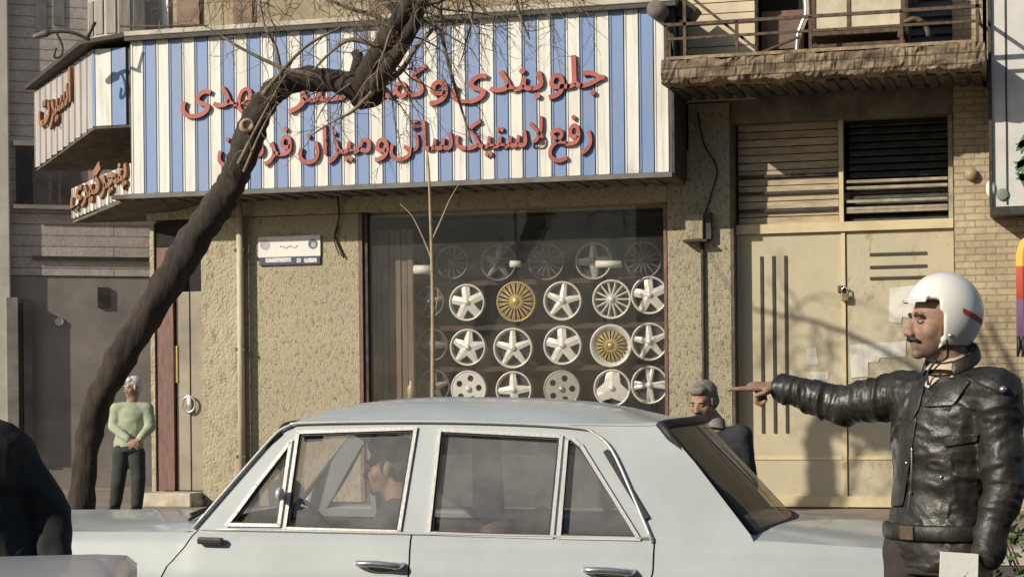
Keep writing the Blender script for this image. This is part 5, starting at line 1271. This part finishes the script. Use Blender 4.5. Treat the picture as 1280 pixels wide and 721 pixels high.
b = MB(); b.smooth = True; pe = V['pelvis']+Vector((0, 0, .055)); b.tube([pe+(l*math.cos(t)*.190+f*math.sin(t)*.137) for t in [2*math.pi*i/32 for i in range(32)]], [(.026, .007)]*32, 10, closed=True, ref=(0, 0, 1)); bl_ = b.build('belt', m_leather, cop, local=True)
c = V['pelvis']+Vector((0, 0, .055))+f*.146; b = MB(); b.obox(c, l*.028, f*.004, u*.022, .003); b.build('buckle', m_rust, bl_, local=True)
# the paper in his hand
pp = empty('paper_pad', proot[0]+Vector((0, 0, .8)), 'white paper pad held low in the police officer\'s left hand', 'paper')
Mc = Matrix.Translation(proot[0]) @ Matrix.Rotation(proot[1], 4, 'Z')
q = [K(1174, 689, -.24), K(1221, 692, -.25), K(1219, 755, -.235), K(1171, 750, -.225)]
b = MB(); b.prism([Mc @ p for p in q], Mc.to_3x3() @ Vector((0, .008, 0))); b.build('sheet', M('white_sheet', (.78, .77, .73), .7, var=.03), pp)

# --- man in the green jacket by the corner door
fa = lambda a: (math.cos(a), math.sin(a), 0)
d_g = 22.2; mg = lambda px, py, y=0.0: Vector(((px-640)/FPX*(d_g+y)-(161-640)/FPX*d_g, y, CAM_H-.12-(py-HOR+.01*(px-640))/FPX*(d_g+y)))
groot = (W((161-640)/FPX*d_g, d_g, .12), math.atan2(RV.y, RV.x))
J = dict(head=mg(166, 484), neck=mg(165, 500), chest=mg(164, 514), pelvis=mg(160, 556), shl=mg(184, 511, -.02), ell=mg(188, 533, -.05), wrl=mg(174, 548, -.20), shr=mg(146, 511, -.02), elr=mg(141, 533, -.05), wrr=mg(160, 549, -.20),
         hipl=mg(170, 566), knl=mg(172, 600, -.04), anl=mg(170, 632), hipr=mg(151, 566), knr=mg(147, 600, -.02), anr=mg(143, 631, .1))
J['anl'].z = J['anr'].z = .095; J['hdl'] = Vector((-.7, -.2, -.5)); J['hdr'] = Vector((.7, -.2, -.5)); J['hnl'] = J['hnr'] = Vector((0, -1, .3))
m_green = M('pale_green_jacket', (.33, .365, .25), .85, var=.15, vs=6); m_dkt = M('dark_trousers', (.028, .032, .03), .85, var=.25, vs=8)
gm_, Pg, _, _ = person('green', 'man in pale green jacket and dark trousers with hands clasped by the corner door', groot, J, (-.15, -1, 0), (-.75, -.65, -.1), m_green, m_dkt, M('white_hair', (.60, .58, .54), .8, var=.15, vs=30), voxel=.012, hair='short')

# --- man in the dark suit beyond the boot
d_s = 12.0; ms = lambda px, py, y=0.0: Vector(((px-640)/FPX*(d_s+y)-(890-640)/FPX*d_s, y, CAM_H-(py-HOR+.01*(px-640))/FPX*(d_s+y)))
sroot = (W((890-640)/FPX*d_s, d_s, 0), math.atan2(RV.y, RV.x))
J = dict(head=ms(879, 502), neck=ms(893, 530, .03), chest=ms(900, 562, .05), pelvis=ms(898, 665, .05), shl=ms(925, 545, -.04), ell=ms(934, 605, -.02), wrl=ms(926, 655, -.1), shr=ms(872, 548, .12), elr=ms(864, 605, .1), wrr=ms(872, 655, 0),
         hipl=ms(912, 675), knl=ms(912, 740), anl=ms(912, 770), hipr=ms(884, 675, .05), knr=ms(884, 740, .05), anr=ms(884, 770, .05))
J['anl'].z = J['anr'].z = .095; J['knl'].z = J['knr'].z = .45
m_suit = M('charcoal_suit', (.022, .024, .026), .85, var=.2, vs=9)
person('suit', 'grey haired man in dark suit looking down behind the car boot', sroot, J, (-.6, -.8, 0), (-.55, -.78, -.28), m_suit, m_suit, m_grey, voxel=.009, skirt=.12, shirt=M('pale_shirt', (.20, .19, .17), .8))

# --- driver
dl_ = lambda px, py, y=.36: cplane(px, py, y)
hd = dl_(488, 583); 
J = dict(head=hd, neck=hd+Vector((-.04, 0, -.13)), chest=hd+Vector((-.07, 0, -.25)), pelvis=hd+Vector((-.13, 0, -.72)))
pl_ = J['pelvis']; J.update(shl=hd+Vector((-.06, .17, -.20)), ell=hd+Vector((.08, .22, -.48)), wrl=hd+Vector((.36, .10, -.36)), shr=hd+Vector((-.06, -.17, -.20)), elr=hd+Vector((.08, -.22, -.48)), wrr=hd+Vector((.36, -.08, -.36)),
    hipl=pl_+Vector((.05, .1, .02)), knl=pl_+Vector((.46, .13, .10)), anl=pl_+Vector((.74, .12, -.20)), hipr=pl_+Vector((.05, -.1, .02)), knr=pl_+Vector((.46, -.13, .10)), anr=pl_+Vector((.74, -.12, -.20)))
person('driver', 'dark haired driver in profile seen through the front window of the white car', (car.location.copy(), car.rotation_euler.z), J, (1, 0, 0), (1, -.02, -.03), M('dark_sweater', (.03, .027, .025), .9), m_dkt, m_hair, voxel=.008, moustache=False, hands=('hold', 'hold'))

# --- person in black at the lower left
d_b = 6.3; mk = lambda px, py, y=0.0: Vector(((px-640)/FPX*(d_b+y)-(-30-640)/FPX*d_b, y, CAM_H-(py-HOR+.01*(px-640))/FPX*(d_b+y)))
broot = (W((-30-640)/FPX*d_b, d_b, 0), math.atan2(RV.y, RV.x))
J = dict(head=mk(-58, 455), neck=mk(-55, 512), chest=mk(-50, 562), pelvis=mk(-30, 712), shl=mk(-118, 560), ell=mk(-135, 650), wrl=mk(-110, 715, -.2), shr=mk(8, 566), elr=mk(60, 645, .05), wrr=mk(66, 735, -.05),
         hipl=mk(-62, 725), knl=mk(-66, 870), anl=mk(-66, 980), hipr=mk(0, 725), knr=mk(4, 870), anr=mk(4, 980))
J['anl'].z = J['anr'].z = .095
person('dark', 'person in black jacket at the left edge, only one shoulder and bent arm showing', broot, J, (.1, 1, 0), (.1, 1, 0), M('black_cloth', (.014, .016, .015), .8, var=.3, vs=8), m_dkt, m_hair, voxel=.010, coat=1.15, skirt=.1, wr=(.014, 6))
